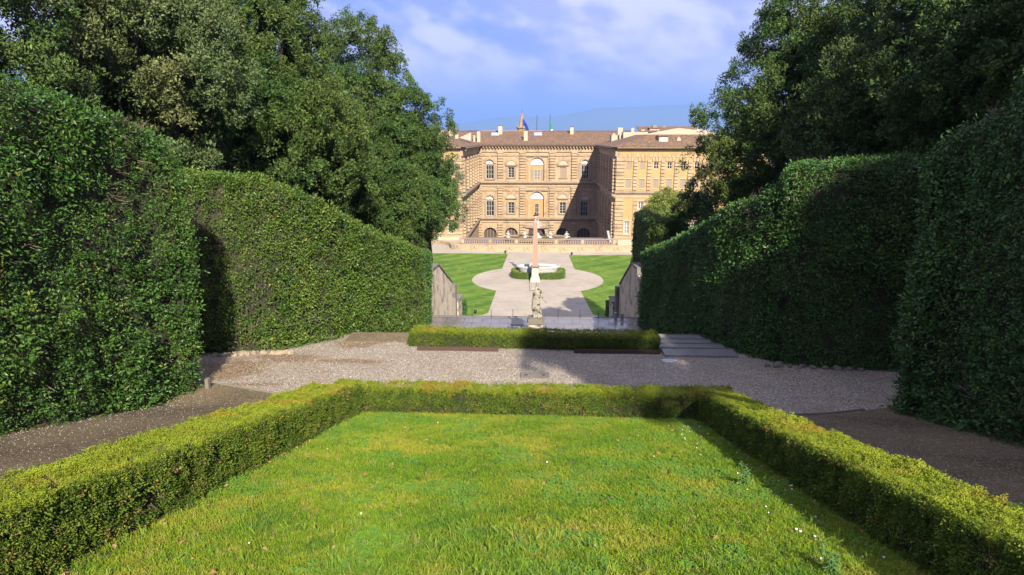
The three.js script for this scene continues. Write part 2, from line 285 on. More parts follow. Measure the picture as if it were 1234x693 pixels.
// a clump of leaves; +Z points out of the plant
function clump(seed, n, R, depth, len, wid, out, tint = 0.35) {
  const r = rng(seed), A = { pos: [], col: [] };
  for (let i = 0; i < n; i++) {
    const a = r() * 6.2832, q = Math.sqrt(r()) * R, o = V(q * Math.cos(a), q * Math.sin(a), (r() - 0.6) * depth);
    const dir = rdir(r).add(V(Math.cos(a) * 0.5, Math.sin(a) * 0.5, out)).normalize();
    const nrm = rdir(r).multiplyScalar(0.75).add(V(0, 0.25, 0.9)).normalize(); if (Math.abs(nrm.dot(dir)) > 0.95) nrm.x += 0.6;
    const k = 1 + (r() - 0.5) * 2 * tint, y = (r() - 0.5) * 0.18, s = 0.7 + 0.6 * r();
    addLeaf(A, o, dir, nrm, len * s, wid * s, [k * (1 + y), k, k * (1 - y)], 0.25, 0.1 + 0.15 * r());
  }
  return finish(A);
}
const CL = {
  laurel: [clump(1, 13, 0.16, 0.18, 0.10, 0.05, 0.5), clump(2, 14, 0.16, 0.16, 0.09, 0.046, 0.5), clump(3, 11, 0.17, 0.26, 0.115, 0.052, 0.8)],
  holm: [clump(11, 20, 0.27, 0.28, 0.16, 0.075, 0.6, 0.45), clump(12, 20, 0.29, 0.28, 0.17, 0.075, 0.7, 0.45), clump(13, 18, 0.26, 0.36, 0.16, 0.07, 0.9, 0.45)],
  olive: [clump(21, 24, 0.3, 0.34, 0.18, 0.055, 0.9), clump(22, 24, 0.28, 0.4, 0.17, 0.05, 1.1)],
  box: [clump(31, 20, 0.055, 0.07, 0.03, 0.017, 0.7), clump(32, 20, 0.055, 0.07, 0.027, 0.016, 0.7), clump(33, 18, 0.05, 0.1, 0.03, 0.016, 1.2)],
  far: [clump(41, 16, 0.2, 0.14, 0.12, 0.07, 0.5)],
};
{ // upright young shoots of box
  const shoot = seed => { const r = rng(seed), A = { pos: [], col: [] }; for (let k = 0; k < 5; k++) { const b = V((r() - 0.5) * 0.07, (r() - 0.5) * 0.07, -0.03), ax = V((r() - 0.5) * 0.5, (r() - 0.5) * 0.5, 1).normalize(); for (let i = 0; i < 6; i++) { const a = i * 2.4 + r(), dir = V(Math.cos(a), Math.sin(a), 0.75).normalize(), t = 0.8 + 0.4 * r(); addLeaf(A, b.clone().addScaledVector(ax, 0.012 * i), dir, ax, 0.021 * (0.8 + 0.4 * r()), 0.012, [t, t, t], 0.2, 0.1); } } return finish(A); };
  CL.shoot = [shoot(51), shoot(52), shoot(53)];
}
{ // bare sticks
  const stick = seed => { const r = rng(seed), A = { pos: [], col: [] }; for (let k = 0; k < 7; k++) { const b = V((r() - 0.5) * 0.2, (r() - 0.5) * 0.2, 0), dir = V((r() - 0.5) * 1.1, (r() - 0.5) * 1.1, 1).normalize(), s = V(r() - 0.5, r() - 0.5, 0).normalize(), L = 0.22 + 0.25 * r(), w = 0.005 + 0.004 * r(), e = b.clone().addScaledVector(dir, L), t = V().crossVectors(dir, s).normalize(); for (const q of [s, t]) for (const tri of [[b.clone().addScaledVector(q, w), b.clone().addScaledVector(q, -w), e.clone().addScaledVector(q, w * 0.4)], [b.clone().addScaledVector(q, -w), e.clone().addScaledVector(q, -w * 0.4), e.clone().addScaledVector(q, w * 0.4)]]) for (const p of tri) { A.pos.push(p.x, p.y, p.z); A.col.push(1, 1, 1); } } return finish(A); };
  CL.twigs = [stick(71), stick(72)];
}
class Scatter {
  constructor(geos, mat) { this.geos = geos; this.mat = mat; this.m = geos.map(() => []); this.c = geos.map(() => []); this.q = new THREE.Quaternion(); this.q2 = new THREE.Quaternion(); this.M = new THREE.Matrix4(); this.n = 0; }
  add(r, p, n, s, c) {
    const k = Math.floor(r() * this.geos.length) % this.geos.length;
    this.q.setFromUnitVectors(Z, n); this.q2.setFromAxisAngle(Z, r() * 6.2832); this.q.multiply(this.q2);
    this.M.compose(p, this.q, sv.set(s, s, s)); const a = this.m[k]; for (let i = 0; i < 16; i++) a.push(this.M.elements[i]);
    this.c[k].push(c[0], c[1], c[2]); this.n++;
  }
  build(name, parent) {
    let off = V(0, 0, 0), o = parent; while (o && o !== scene) { off.add(o.position); o = o.parent; }
    this.geos.forEach((g, k) => {
      const n = this.m[k].length / 16; if (!n) return;
      const im = new THREE.InstancedMesh(g, this.mat, n), a = im.instanceMatrix.array; a.set(this.m[k]);
      for (let i = 0; i < n; i++) { a[i * 16 + 12] -= off.x; a[i * 16 + 13] -= off.y; a[i * 16 + 14] -= off.z; }
      im.instanceColor = new THREE.InstancedBufferAttribute(new Float32Array(this.c[k]), 3);
      im.name = name; im.userData.kind = 'stuff'; shade(im); parent.add(im);
    });
    return this.n;
  }
}
const Z = V(0, 0, 1), sv = V(1, 1, 1);
let COPIES = 0;
// a clipped hedge: front line of [x, d, topY] points, body reaching back by `back` = [dx, dd]
function hedge(o) {
  const { pts, back, seed = 1, dens = 38, disp = 0.16, inset = 0.2, round = 0.25, size = 1, geos = CL.laurel, mat = M.leaf, col, topCol, top, ends = true, backDens = 0.25, holes = 0.0 } = o;
  const r = rng(seed), n = pts.length, gy = o.ground || groundY;
  const F = pts.map(p => ({ x: p[0], d: p[1], b: gy(p[1]) - 0.05, t: p[2] }));
  const Bk = F.map(p => ({ x: p.x + back[0], d: p.d + back[1], b: gy(p.d + back[1]) - 0.05, t: p.t }));
  const g = group(o.name, P(F[0].x, F[0].b, F[0].d), o.label, o.category || 'hedge', o.group);
  const TW = new Scatter(CL.twigs, M.bareTwig), S = new Scatter(geos, mat), ST = top ? new Scatter(top, mat) : S;
  const core = [];
  const quad = (a, b, c, d) => { core.push(a, b, c, a, c, d); };
  const strip = (A, B, nrm, density, isTop) => {       // A,B: the two edges at the ends i, i+1
    const [a0, a1] = A, [b0, b1] = B, area = (a0.distanceTo(b0) + a1.distanceTo(b1)) / 2 * (a0.distanceTo(a1) + b0.distanceTo(b1)) / 2, cnt = Math.round(area * density);
    const h = (a0.distanceTo(a1) + b0.distanceTo(b1)) / 2, len = (a0.distanceTo(b0) + a1.distanceTo(b1)) / 2;
    for (let i = 0; i < cnt; i++) {
      const u = r(), v = r(), p = a0.clone().lerp(b0, u).lerp(a1.clone().lerp(b1, u), v);
      const f = 1 / size, lo = fbm(p.x * 0.55 * f, p.y * 0.55 * f, p.z * 0.55 * f, 3), hi = fbm(p.x * 2.1 * f + 9, p.y * 2.1 * f, p.z * 2.1 * f, 2);
      if (holes && lo + hi * 0.7 < -0.42 + holes) { if (r() < 0.12) TW.add(r, p.clone().addScaledVector(nrm, -inset * 0.5), nrm.clone().addScaledVector(rdir(r), 0.8).normalize(), size * (0.7 + 0.6 * r()), mix3([0.09, 0.07, 0.05], [0.22, 0.17, 0.12], r())); if (r() < 0.8) continue; }
      if (!isTop && o.bare && v * h < o.bare && r() < 0.55) { if (r() < 0.2) TW.add(r, p.clone().addScaledVector(nrm, -inset * 0.4), V(0, 1, 0).addScaledVector(nrm, 0.4).addScaledVector(rdir(r), 0.3).normalize(), size, mix3([0.07, 0.055, 0.04], [0.2, 0.15, 0.1], r())); continue; }
      if (o.gaps && !isTop && o.gaps.some(q => Math.hypot(-p.z - q[0], p.y - EYE - groundY(q[0]) - q[1]) < q[2] * (0.8 + 0.4 * r()))) continue;
      const col2 = isTop ? 0 : fbm(p.x * 1.05 * f + 4, p.y * 0.28 * f, p.z * 1.05 * f, 3);
      let dep = disp * (lo * 1.3 + hi * 0.7 + col2 * 1.3) - r() * r() * disp * 0.8;
      const e = isTop ? Math.min(v, 1 - v) * h : (1 - v) * h; if (e < round) dep -= round - Math.sqrt(Math.max(0, round * round - (round - e) ** 2));
      p.addScaledVector(nrm, Math.max(dep, -inset * 0.95));
      const spray = o.spray && r() < 0.05; if (spray) p.addScaledVector(nrm, o.spray * r()).add(V(0, o.spray * 0.5 * r(), 0));
      const nn = nrm.clone().addScaledVector(rdir(r), 0.45); nn.y += isTop ? 0 : 0.15; nn.normalize();
      const cf = isTop && topCol ? topCol : col;
      (isTop ? ST : S).add(r, p, nn, (0.7 + 0.6 * r()) * (1 + 0.5 * clamp(nz(p.x * 0.4 * f, p.y * 0.4 * f + 8, p.z * 0.4 * f), -0.6, 0.8)), cf(p, r, lo, hi));
    }
  };
  for (let i = 0; i < n - 1; i++) {
    const a = F[i], b = F[i + 1], A = Bk[i], B = Bk[i + 1];
    const tx = b.x - a.x, td = b.d - a.d, nrm = V(td, 0, tx).normalize(); if (nrm.x * back[0] - nrm.z * back[1] > 0) nrm.negate();
    strip([P(a.x, a.b, a.d), P(a.x, a.t, a.d)], [P(b.x, b.b, b.d), P(b.x, b.t, b.d)], nrm, dens, false);
    strip([P(a.x, a.t, a.d), P(A.x, A.t, A.d)], [P(b.x, b.t, b.d), P(B.x, B.t, B.d)], V(0, 1, 0), o.topDens || dens, true);
    if (backDens) strip([P(A.x, A.b, A.d), P(A.x, A.t, A.d)], [P(B.x, B.b, B.d), P(B.x, B.t, B.d)], nrm.clone().negate(), dens * backDens, false);
    const ia = nrm.clone().multiplyScalar(-inset), dn = V(0, -inset, 0);
    quad(P(a.x, a.b, a.d).add(ia), P(b.x, b.b, b.d).add(ia), P(b.x, b.t, b.d).add(ia).add(dn), P(a.x, a.t, a.d).add(ia).add(dn));
    quad(P(A.x, A.b, A.d).sub(ia), P(B.x, B.b, B.d).sub(ia), P(B.x, B.t, B.d).sub(ia).add(dn), P(A.x, A.t, A.d).sub(ia).add(dn));
    quad(P(a.x, a.t, a.d).add(ia).add(dn), P(b.x, b.t, b.d).add(ia).add(dn), P(B.x, B.t, B.d).sub(ia).add(dn), P(A.x, A.t, A.d).sub(ia).add(dn));
  }
  for (const [i, j] of [[0, 1], [n - 1, n - 2]]) {
    const a = F[i], A = Bk[i], q = F[j], nrm = V(a.x - q.x, 0, -(a.d - q.d)).normalize(), ia = nrm.clone().multiplyScalar(-inset);
    if (ends) strip([P(a.x, a.b, a.d), P(a.x, a.t, a.d)], [P(A.x, A.b, A.d), P(A.x, A.t, A.d)], nrm, dens, false);
    const dn = V(0, -inset, 0); quad(P(a.x, a.b, a.d).add(ia), P(A.x, A.b, A.d).add(ia), P(A.x, A.t, A.d).add(ia).add(dn), P(a.x, a.t, a.d).add(ia).add(dn));
  }
  const cg = new THREE.BufferGeometry().setFromPoints(core); cg.computeVertexNormals();
  part('stems', cg, M.twig, g);
  COPIES += TW.build('twigs', g); COPIES += S.build('foliage', g); if (ST !== S) COPIES += ST.build('young_shoots', g);
  return g;
}
// colours of leaves
const leafCol = (a, b, spot) => (p, r, lo, hi) => { let c = mix3(a, b, clamp(0.5 + lo * 0.9 + (r() - 0.5) * 0.8)); if (spot && r() < spot[3]) c = mix3(c, spot, 0.7); return c; };
const laurelCol = leafCol([0.021, 0.064, 0.012], [0.06, 0.122, 0.017], [0.17, 0.19, 0.04, 0.04]);
const privetCol = leafCol([0.036, 0.08, 0.011], [0.092, 0.145, 0.018], [0.22, 0.2, 0.06, 0.035]);
const darkCol = leafCol([0.028, 0.08, 0.017], [0.062, 0.13, 0.024], [0.14, 0.16, 0.04, 0.04]);

hedge({ name: 'clipped_hedge', label: 'tall leafy laurel hedge beside the sunlit brown path', group: 'tall hedges', seed: 101, pts: [[-13.0, -14, 8.3], [-12.9, -6, 6.0], [-12.6, 5, 3.6], [-12.4, 10, 2.7], [-12.3, 13.4, 2.05], [-12.2, 14.6, 2.1], [-12.1, 15.7, 1.4], [-12.0, 17.2, 1.15], [-11.85, 18.4, 0.75], [-11.65, 19.4, 0.55], [-11.4, 20.4, 0.0], [-11.25, 20.9, -0.7]], back: [-3.6, 0.3], dens: 46, disp: 0.42, inset: 0.5, round: 0.7, holes: 0.16, spray: 0.3, col: laurelCol });
hedge({ name: 'clipped_hedge', label: 'sunlit tall hedge whose smooth top curves down towards the statue', group: 'tall hedges', seed: 102, pts: [[-17, 25.2, -1.45], [-13.6, 25.6, -1.5], [-12.3, 26.0, -1.5], [-10.9, 26.5, -1.65], [-9.9, 27.6, -2.1], [-9.1, 29.0, -2.9], [-8.6, 31.2, -3.9], [-8.2, 34, -4.9], [-7.7, 38, -6.0], [-7.25, 41, -6.95]], back: [-2.6, 1.4], dens: 46, disp: 0.32, inset: 0.42, round: 0.42, holes: 0.09, spray: 0.12, col: privetCol });
hedge({ name: 'clipped_hedge', label: 'narrow dark hedge end beside the sunlit stained wall', group: 'tall hedges', seed: 103, pts: [[-7.35, 41.6, -7.1], [-7.2, 44, -7.6], [-7.75, 46.4, -7.9]], back: [-2.6, 0.6], dens: 40, disp: 0.14, inset: 0.24, col: darkCol });
hedge({ name: 'clipped_hedge', label: 'tall dark hedge in deep shade beside the damp path', group: 'tall hedges', seed: 104, pts: [[12.3, -26, 12.0], [12.2, -14, 8.6], [11.9, -6, 6.2], [11.4, 4, 4.6], [11.0, 10, 3.4], [10.9, 13.6, 2.55], [11.0, 15.6, 1.8], [11.1, 16.4, 1.7], [11.15, 17.0, 0.9], [11.2, 18.6, 0.35], [11.2, 19.4, 0.0], [11.25, 19.9, -0.5]], back: [3.4, 0.3], dens: 44, disp: 0.38, inset: 0.48, round: 0.6, holes: 0.12, spray: 0.25, col: darkCol });
hedge({ name: 'clipped_hedge', label: 'squared shaded hedge end with one sunlit strip of leaves', group: 'tall hedges', seed: 105, pts: [[15.6, 24.2, -0.75], [13.6, 24.4, -0.8], [11.3, 24.7, -0.9], [9.75, 25.3, -1.0], [9.35, 25.7, -1.2]], back: [1.2, 2.6], dens: 46, disp: 0.2, inset: 0.3, round: 0.4, holes: 0.08, col: darkCol });
hedge({ name: 'clipped_hedge', label: 'long shaded hedge sloping down beside the stone steps', group: 'tall hedges', seed: 106, pts: [[9.25, 26.0, -1.75], [8.5, 27.2, -2.35], [7.95, 28.5, -2.95], [7.6, 30.4, -3.75], [7.4, 33, -4.65], [7.2, 37, -5.8], [7.05, 41.5, -6.85], [7.05, 44.0, -7.5]], back: [2.6, 1.4], dens: 44, disp: 0.2, inset: 0.3, round: 0.35, holes: 0.07, col: darkCol });
hedge({ name: 'clipped_hedge', label: 'tall straight-cut hedge behind the shaded stained wall', group: 'tall hedges', seed: 107, pts: [[9.6, 49.0, -6.0], [8.35, 49.2, -6.05], [8.5, 58, -6.4]], back: [1.3, 1.6], dens: 36, disp: 0.1, inset: 0.2, col: privetCol, geos: CL.far });

// low box hedges
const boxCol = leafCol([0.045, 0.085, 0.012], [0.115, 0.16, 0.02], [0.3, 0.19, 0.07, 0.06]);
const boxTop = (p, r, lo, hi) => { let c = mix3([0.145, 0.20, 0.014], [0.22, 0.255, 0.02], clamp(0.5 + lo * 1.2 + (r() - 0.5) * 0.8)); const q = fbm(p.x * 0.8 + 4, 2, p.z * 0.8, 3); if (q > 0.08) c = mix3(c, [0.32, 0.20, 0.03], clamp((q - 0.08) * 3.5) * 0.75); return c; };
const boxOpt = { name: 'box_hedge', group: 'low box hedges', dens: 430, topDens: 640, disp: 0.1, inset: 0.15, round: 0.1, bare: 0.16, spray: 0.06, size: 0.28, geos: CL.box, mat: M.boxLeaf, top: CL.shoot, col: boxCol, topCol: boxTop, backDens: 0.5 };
const line = (x0, d0, x1, d1, n, h) => span(0, 1, n * 2).map(t => { const d = lerp(d0, d1, t), x = lerp(x0, x1, t) + (Math.abs(x1 - x0) < 1 ? 0.1 * fbm(x0 + 3, 1, d * 0.8, 2) : 0); return [x, d, groundY(d) + h + 0.09 * fbm(x * 0.9, 3, d * 0.9, 3)]; });
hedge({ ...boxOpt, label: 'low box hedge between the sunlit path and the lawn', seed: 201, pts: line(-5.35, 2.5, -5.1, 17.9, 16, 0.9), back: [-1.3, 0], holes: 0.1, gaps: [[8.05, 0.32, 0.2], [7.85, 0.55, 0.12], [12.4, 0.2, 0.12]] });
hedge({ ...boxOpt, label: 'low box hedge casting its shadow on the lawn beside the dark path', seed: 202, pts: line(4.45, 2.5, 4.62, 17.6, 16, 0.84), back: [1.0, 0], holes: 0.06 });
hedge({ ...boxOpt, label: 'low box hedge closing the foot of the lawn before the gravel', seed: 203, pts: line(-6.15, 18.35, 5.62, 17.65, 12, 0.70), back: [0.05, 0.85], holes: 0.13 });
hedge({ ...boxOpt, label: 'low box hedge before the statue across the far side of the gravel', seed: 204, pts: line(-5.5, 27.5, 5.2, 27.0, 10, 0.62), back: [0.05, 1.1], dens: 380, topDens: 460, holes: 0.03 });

// grass of the near lawn
{
  const tuft = (seed, n, h, spread, w) => {
    const r = rng(seed), A = { pos: [], col: [] };
    for (let i = 0; i < n; i++) {
      const a = r() * 6.2832, q = r() * spread, b = V(q * Math.cos(a), q * Math.sin(a), -0.005), la = r() * 6.2832, L = h * (0.5 + 0.8 * r()), lean = 0.25 + 0.75 * r(), s = V(-Math.sin(la), Math.cos(la), 0), k = 0.75 + 0.5 * r(), c = [k * (0.9 + 0.3 * r()), k, k];
      const m = b.clone().add(V(Math.cos(la) * L * lean * 0.35, Math.sin(la) * L * lean * 0.35, L * 0.6)), t = b.clone().add(V(Math.cos(la) * L * lean, Math.sin(la) * L * lean, L * (1 - 0.35 * lean)));
      const o = (p, k) => p.clone().addScaledVector(s, k * w);
      for (const tri of [[o(b, -1), o(b, 1), o(m, 0.8)], [o(b, -1), o(m, 0.8), o(m, -0.8)], [o(m, -0.8), o(m, 0.8), t]]) for (const p of tri) { A.pos.push(p.x, p.y, p.z); A.col.push(...c); }
    }
    return finish(A);
  };
  const short = new Scatter([tuft(61, 11, 0.05, 0.05, 0.0032), tuft(62, 11, 0.06, 0.05, 0.003), tuft(63, 9, 0.042, 0.05, 0.0045)], M.softLeaf);
  const long = new Scatter([tuft(64, 9, 0.17, 0.04, 0.0042), tuft(65, 9, 0.2, 0.05, 0.0045)], M.softLeaf);
  const r = rng(600), up = V(0, 1, 0.2).normalize();
  const colAt = (x, d) => {
    const a = fbm(x * 0.55, 3, d * 0.55, 4), b = fbm(x * 1.9 + 7, 1, d * 1.9, 3);
    let c = mix3([0.125, 0.25, 0.015], [0.26, 0.345, 0.026], clamp(0.5 + a * 1.4 + (r() - 0.5) * 0.9));
    const y = sstep(0.08, 0.36, a * 0.7 + b * 0.8 + 0.04); c = mix3(c, [0.36, 0.34, 0.05], y * 0.5);
    if (r() < 0.05) c = mix3(c, [0.42, 0.34, 0.16], 0.7);
    if (b < -0.2) c = mix3(c, [0.085, 0.21, 0.03], 0.5);
    return c;
  };
  for (let i = 0; i < 115000; i++) {
    const t = r(), d = 4.5 + 13.9 * Math.pow(t, 1.25), x = lerp(-5.5, 4.75, r());
    if (fbm(x * 2.6, 8, d * 2.6, 2) < -0.27 && r() < 0.8) continue;
    if (Math.min(x + 5.3, 4.6 - x, 18.2 - d) < 0.22 + 0.3 * fbm(x, 2, d, 2) && r() < 0.75) continue;
    short.add(r, P(x, groundY(d) + relief(x, d), d), up.clone().addScaledVector(rdir(r), 0.25).normalize(), 0.7 + 0.7 * r(), colAt(x, d));
  }
  const clover = (() => { const q = rng(66), A = { pos: [], col: [] }; for (let i = 0; i < 9; i++) { const b = V((q() - 0.5) * 0.12, (q() - 0.5) * 0.12, 0.02 + 0.015 * q()); for (let k = 0; k < 3; k++) { const a = k * 2.094 + q(); addLeaf(A, b, V(Math.cos(a), Math.sin(a), 0.15).normalize(), V(0, 0, 1), 0.016 + 0.006 * q(), 0.015, [1, 1, 1], 0.2, 0.05); } } return finish(A); })();
  const mats = new Scatter([clover], M.boxLeaf);
  for (let i = 0; i < 16000; i++) { const d = lerp(4.8, 18, r()), x = lerp(-5.3, 4.6, r()); if (fbm(x * 0.8 + 20, 2, d * 0.8, 3) < 0.1) continue; mats.add(r, P(x, groundY(d) + relief(x, d), d), up.clone().addScaledVector(rdir(r), 0.2).normalize(), 0.8 + 0.6 * r(), mix3([0.06, 0.15, 0.02], [0.12, 0.22, 0.03], r())); }
  const tallZone = (n, x0, x1, d0, d1, s) => { for (let i = 0; i < n; i++) { const u = (r() + r() + r()) / 1.5 - 0.5, v = (r() + r() + r()) / 1.5 - 0.5, wide = x1 - x0 < 6 && d1 - d0 < 6, x = wide ? lerp(x0, x1, u) : lerp(x0, x1, r()), d = wide ? lerp(d0, d1, v) : lerp(d0, d1, r()); if (x < -5.1 || x > 4.4 || d > 18 || fbm(x * 1.6, 5, d * 1.6, 2) < -0.1) continue; long.add(r, P(x, groundY(d) + relief(x, d), d), up.clone().addScaledVector(rdir(r), 0.35).normalize(), s * (0.45 + 0.75 * r()), mix3(colAt(x, d), [0.24, 0.35, 0.07], 0.6 * r())); } };
  tallZone(950, -3.4, 1.4, 5.4, 8.3, 0.85); tallZone(1500, -4.8, 4.2, 4.6, 12, 0.42); tallZone(260, 3.5, 4.4, 6, 17, 0.7); tallZone(220, -5.1, -4.6, 6, 17.5, 0.6); tallZone(240, -5, 4.5, 17.0, 17.7, 0.55); tallZone(420, -4.8, 4.4, 5, 15, 0.4);
  const gg = group('grass', V(0, 0, 0), 'rough green and yellow grass blades of the near lawn', 'grass'); gg.userData.kind = 'stuff';
  COPIES += mats.build('clover', gg) + short.build('blades', gg) + long.build('tall_blades', gg);
}

// ---------------------------------------------------------------- trees
function tube(points, radii, seg = 8) {
  const c = new THREE.CatmullRomCurve3(points), n = Math.max(6, points.length * 4), fr = c.computeFrenetFrames(n), pos = [], idx = [], uv = [];
  for (let i = 0; i <= n; i++) { const t = i / n, p = c.getPoint(t), f = t * (radii.length - 1), k = Math.min(radii.length - 2, Math.floor(f)), R = lerp(radii[k], radii[k + 1], f - k); for (let j = 0; j <= seg; j++) { const a = j / seg * 6.2832, q = p.clone().addScaledVector(fr.normals[i], Math.cos(a) * R).addScaledVector(fr.binormals[i], Math.sin(a) * R); pos.push(q.x, q.y, q.z); uv.push(j / seg, t * 4); } }
  for (let i = 0; i < n; i++) for (let j = 0; j < seg; j++) { const a = i * (seg + 1) + j; idx.push(a, a + seg + 1, a + 1, a + 1, a + seg + 1, a + seg + 2); }
  const g = new THREE.BufferGeometry(); g.setAttribute('position', new THREE.Float32BufferAttribute(pos, 3)); g.setAttribute('uv', new THREE.Float32BufferAttribute(uv, 2)); g.setIndex(idx); g.computeVertexNormals(); return g;
}
function tree(o) {
  // o: x, d, cx/cd offset, y0..y1 crown heights (relative to the eye), R, seed
  const r = rng(o.seed), gy = groundY(o.d) - 0.15, base = P(o.x, gy, o.d), g = group('tree', base, o.label, 'tree', o.group);
  g.name = o.name && numbered(o.name) || g.name;
  const cy = (o.y0 + o.y1) / 2, H = (o.y1 - o.y0) / 2, C = P(o.x + (o.cx || 0), cy, o.d + (o.cd || 0)), R = o.R;
  const lobes = [], nL = o.lobes || 46;
  for (let i = 0; i < nL; i++) {
    const q = rdir(r), t = i < nL * 0.74 ? lerp(0.62, 0.86, r()) : lerp(0.1, 0.55, r());
    const wide = 1 - 0.35 * Math.max(0, q.z);            // q.z used as height here
    lobes.push({ c: C.clone().add(V(q.x * R * t * wide, q.z * H * t, q.y * R * t * wide)), r: lerp(0.2, 0.36, r()) * Math.min(R, H) * (o.lobe || 1) });
  }
  // skeleton
  const top = C.clone().add(V(0, H * 0.35, 0)), bend = V((r() - 0.5) * 1.2, 0, (r() - 0.5) * 1.2), tr = o.trunk || 0.04 * R + 0.08;
  part('trunk', tube([base.clone(), base.clone().lerp(C, 0.4).add(bend), C.clone().add(V(0, -H * 0.3, 0)), top], [tr * 1.35, tr, tr * 0.75, tr * 0.25]), M.bark, g);
  for (let i = 0; i < Math.min(16, nL); i++) { const l = lobes[Math.floor(r() * nL)], s = base.clone().lerp(top, lerp(0.35, 0.8, r())); const m = s.clone().lerp(l.c, 0.5).add(V(0, 0.4 * r(), 0)); part('limb', tube([s, m, l.c], [tr * 0.4, tr * 0.25, tr * 0.08], 6), M.bark, g); }
  const S = new Scatter(o.geos || CL.holm, o.mat || M.treeLeaf), k = o.dens || 7.5, sz = o.size || 1;
  lobes.forEach((l, li) => {
    const tufts = Math.round(4 * Math.PI * l.r * l.r * k / 7), tone = r() - 0.5, yel = (r() - 0.5) * 0.3;
    for (let t = 0; t < tufts; t++) {
      const q = rdir(r); q.y += 0.2; q.normalize();
      const rr = l.r * (t % 5 ? 0.8 + 0.35 * r() : 0.35 + 0.4 * r()), tc = l.c.clone().addScaledVector(q, rr);
      if (lobes.some((m, mi) => mi !== li && m.c.distanceToSquared(tc) < (m.r * 0.6) ** 2) && r() < 0.8) continue;
      if (fbm(tc.x * 0.9, tc.y * 0.9, tc.z * 0.9, 2) < -0.16 && r() < 0.7) continue;
      const tr2 = (0.3 + 0.25 * r()) * Math.min(1, 0.5 + l.r * 0.35) * sz, tuftTone = r() - 0.5;
      for (let i = 0; i < 7; i++) {
        const e = rdir(r).addScaledVector(q, 0.6), p = tc.clone().addScaledVector(e, tr2 * (0.35 + 0.65 * r()));
        if (p.y < gy + EYE + 0.3) continue;
        const n = e.normalize().addScaledVector(q, 0.6); n.y += 0.35; n.normalize();
        let c = mix3(o.a, o.b, clamp(0.5 + 0.6 * (r() - 0.5) + 0.5 * tone + 0.5 * tuftTone + 0.5 * fbm(p.x * 0.4, p.y * 0.4, p.z * 0.4, 2))); c = [c[0] * (1 + yel), c[1], c[2]];
        S.add(r, p, n, sz * (0.6 + 0.6 * r()), c);
      }
    }
  });
  // stray shoots that break the outline of the lobes
  for (let i = 0; i < (o.stray ?? 500); i++) { const l = lobes[Math.floor(r() * nL)], q = rdir(r); q.y = Math.abs(q.y) * 0.8 + 0.1; q.normalize(); S.add(r, l.c.clone().addScaledVector(q, l.r * (1.05 + 0.25 * r())), V(q.x * 0.4, 1, q.z * 0.4).normalize(), sz * (0.4 + 0.5 * r()), mix3(o.a, o.b, r())); }
  COPIES += S.build('crown', g);
  return g;
}
const holmA = [0.036, 0.074, 0.016], holmB = [0.088, 0.136, 0.028], greyA = [0.068, 0.098, 0.03], greyB = [0.13, 0.158, 0.056], deepA = [0.035, 0.07, 0.016], deepB = [0.075, 0.115, 0.024];
const TL = 'trees behind the sunlit hedges', TR = 'trees behind the shaded hedges';
tree({ name: 'holm_oak', x: -13.7, d: 52, y0: -13.0, y1: 8.8, R: 6.8, seed: 301, a: holmA, b: holmB, lobes: 74, dens: 10, group: TL, label: 'tall dense holm oak standing nearest the palace wing over the sunlit hedge' });
tree({ name: 'holm_oak', x: -16.0, d: 40, y0: -9.5, y1: 9.6, R: 6.2, seed: 302, a: holmA, b: holmB, lobes: 70, dens: 10, group: TL, label: 'broad holm oak above the curved top of the sunlit hedge' });
tree({ name: 'holm_oak', x: -18.6, d: 31, y0: -6.5, y1: 9.3, R: 5.6, seed: 303, a: greyA, b: greyB, lobes: 60, dens: 10, lobe: 0.9, group: TL, label: 'lighter grey-green airy tree between the two darker trees over the laurel hedge' });
tree({ name: 'holm_oak', x: -20.5, d: 20.5, y0: -4.5, y1: 11, R: 5.6, seed: 304, a: deepA, b: holmB, lobes: 56, dens: 10, group: TL, label: 'dark leafy tree rising behind the tall laurel hedge' });
tree({ name: 'holm_oak', x: -25, d: 46, y0: -12, y1: 11, R: 7, seed: 305, a: deepA, b: deepB, lobes: 50, dens: 7, group: TL, label: 'dark tree filling the gap behind the airy grey-green tree' });
tree({ name: 'olive_tree', x: -10.6, d: 63, y0: -9.3, y1: 0.2, R: 3.6, seed: 306, a: greyA, b: [0.2, 0.19, 0.11], lobes: 46, dens: 15, geos: CL.olive, group: TL, label: 'slender grey-leaved tree partly hiding the sunlit palace wing' });
tree({ name: 'holm_oak', x: 16.7, d: 44, y0: -10.5, y1: 10, R: 6.3, seed: 311, a: deepA, b: holmB, lobes: 70, dens: 10, group: TR, label: 'large holm oak leaning over the palace wing with sunlit outer leaves' });
tree({ name: 'holm_oak', x: 19.2, d: 35, y0: -7, y1: 10, R: 6.2, seed: 312, a: deepA, b: deepB, lobes: 66, dens: 10, group: TR, label: 'dark evergreen tree above the sloping shaded hedge' });
tree({ name: 'holm_oak', x: 19.6, d: 27.5, y0: -5, y1: 10.5, R: 5.4, seed: 313, a: deepA, b: deepB, lobes: 56, dens: 10, group: TR, label: 'dark evergreen tree behind the squared hedge end' });
tree({ name: 'holm_oak', x: 19.5, d: 18, y0: -3.5, y1: 10.5, R: 5.0, seed: 314, a: deepA, b: deepB, lobes: 50, dens: 10, group: TR, label: 'dark evergreen tree behind the tall shaded hedge by the path' });
tree({ name: 'shrub', x: 14.0, d: 73, y0: -18, y1: -4.0, R: 3.3, seed: 315, a: [0.12, 0.17, 0.035], b: [0.22, 0.25, 0.06], lobes: 44, dens: 15, group: TR, label: 'bright yellow-green tree before the ochre palace wing' });
tree({ name: 'shrub', x: 12.2, d: 50.5, y0: -14.5, y1: -3.6, R: 3.0, seed: 316, a: holmA, b: [0.1, 0.17, 0.035], lobes: 40, dens: 15, group: TR, label: 'fresh green bushy tree below the large holm oak' });
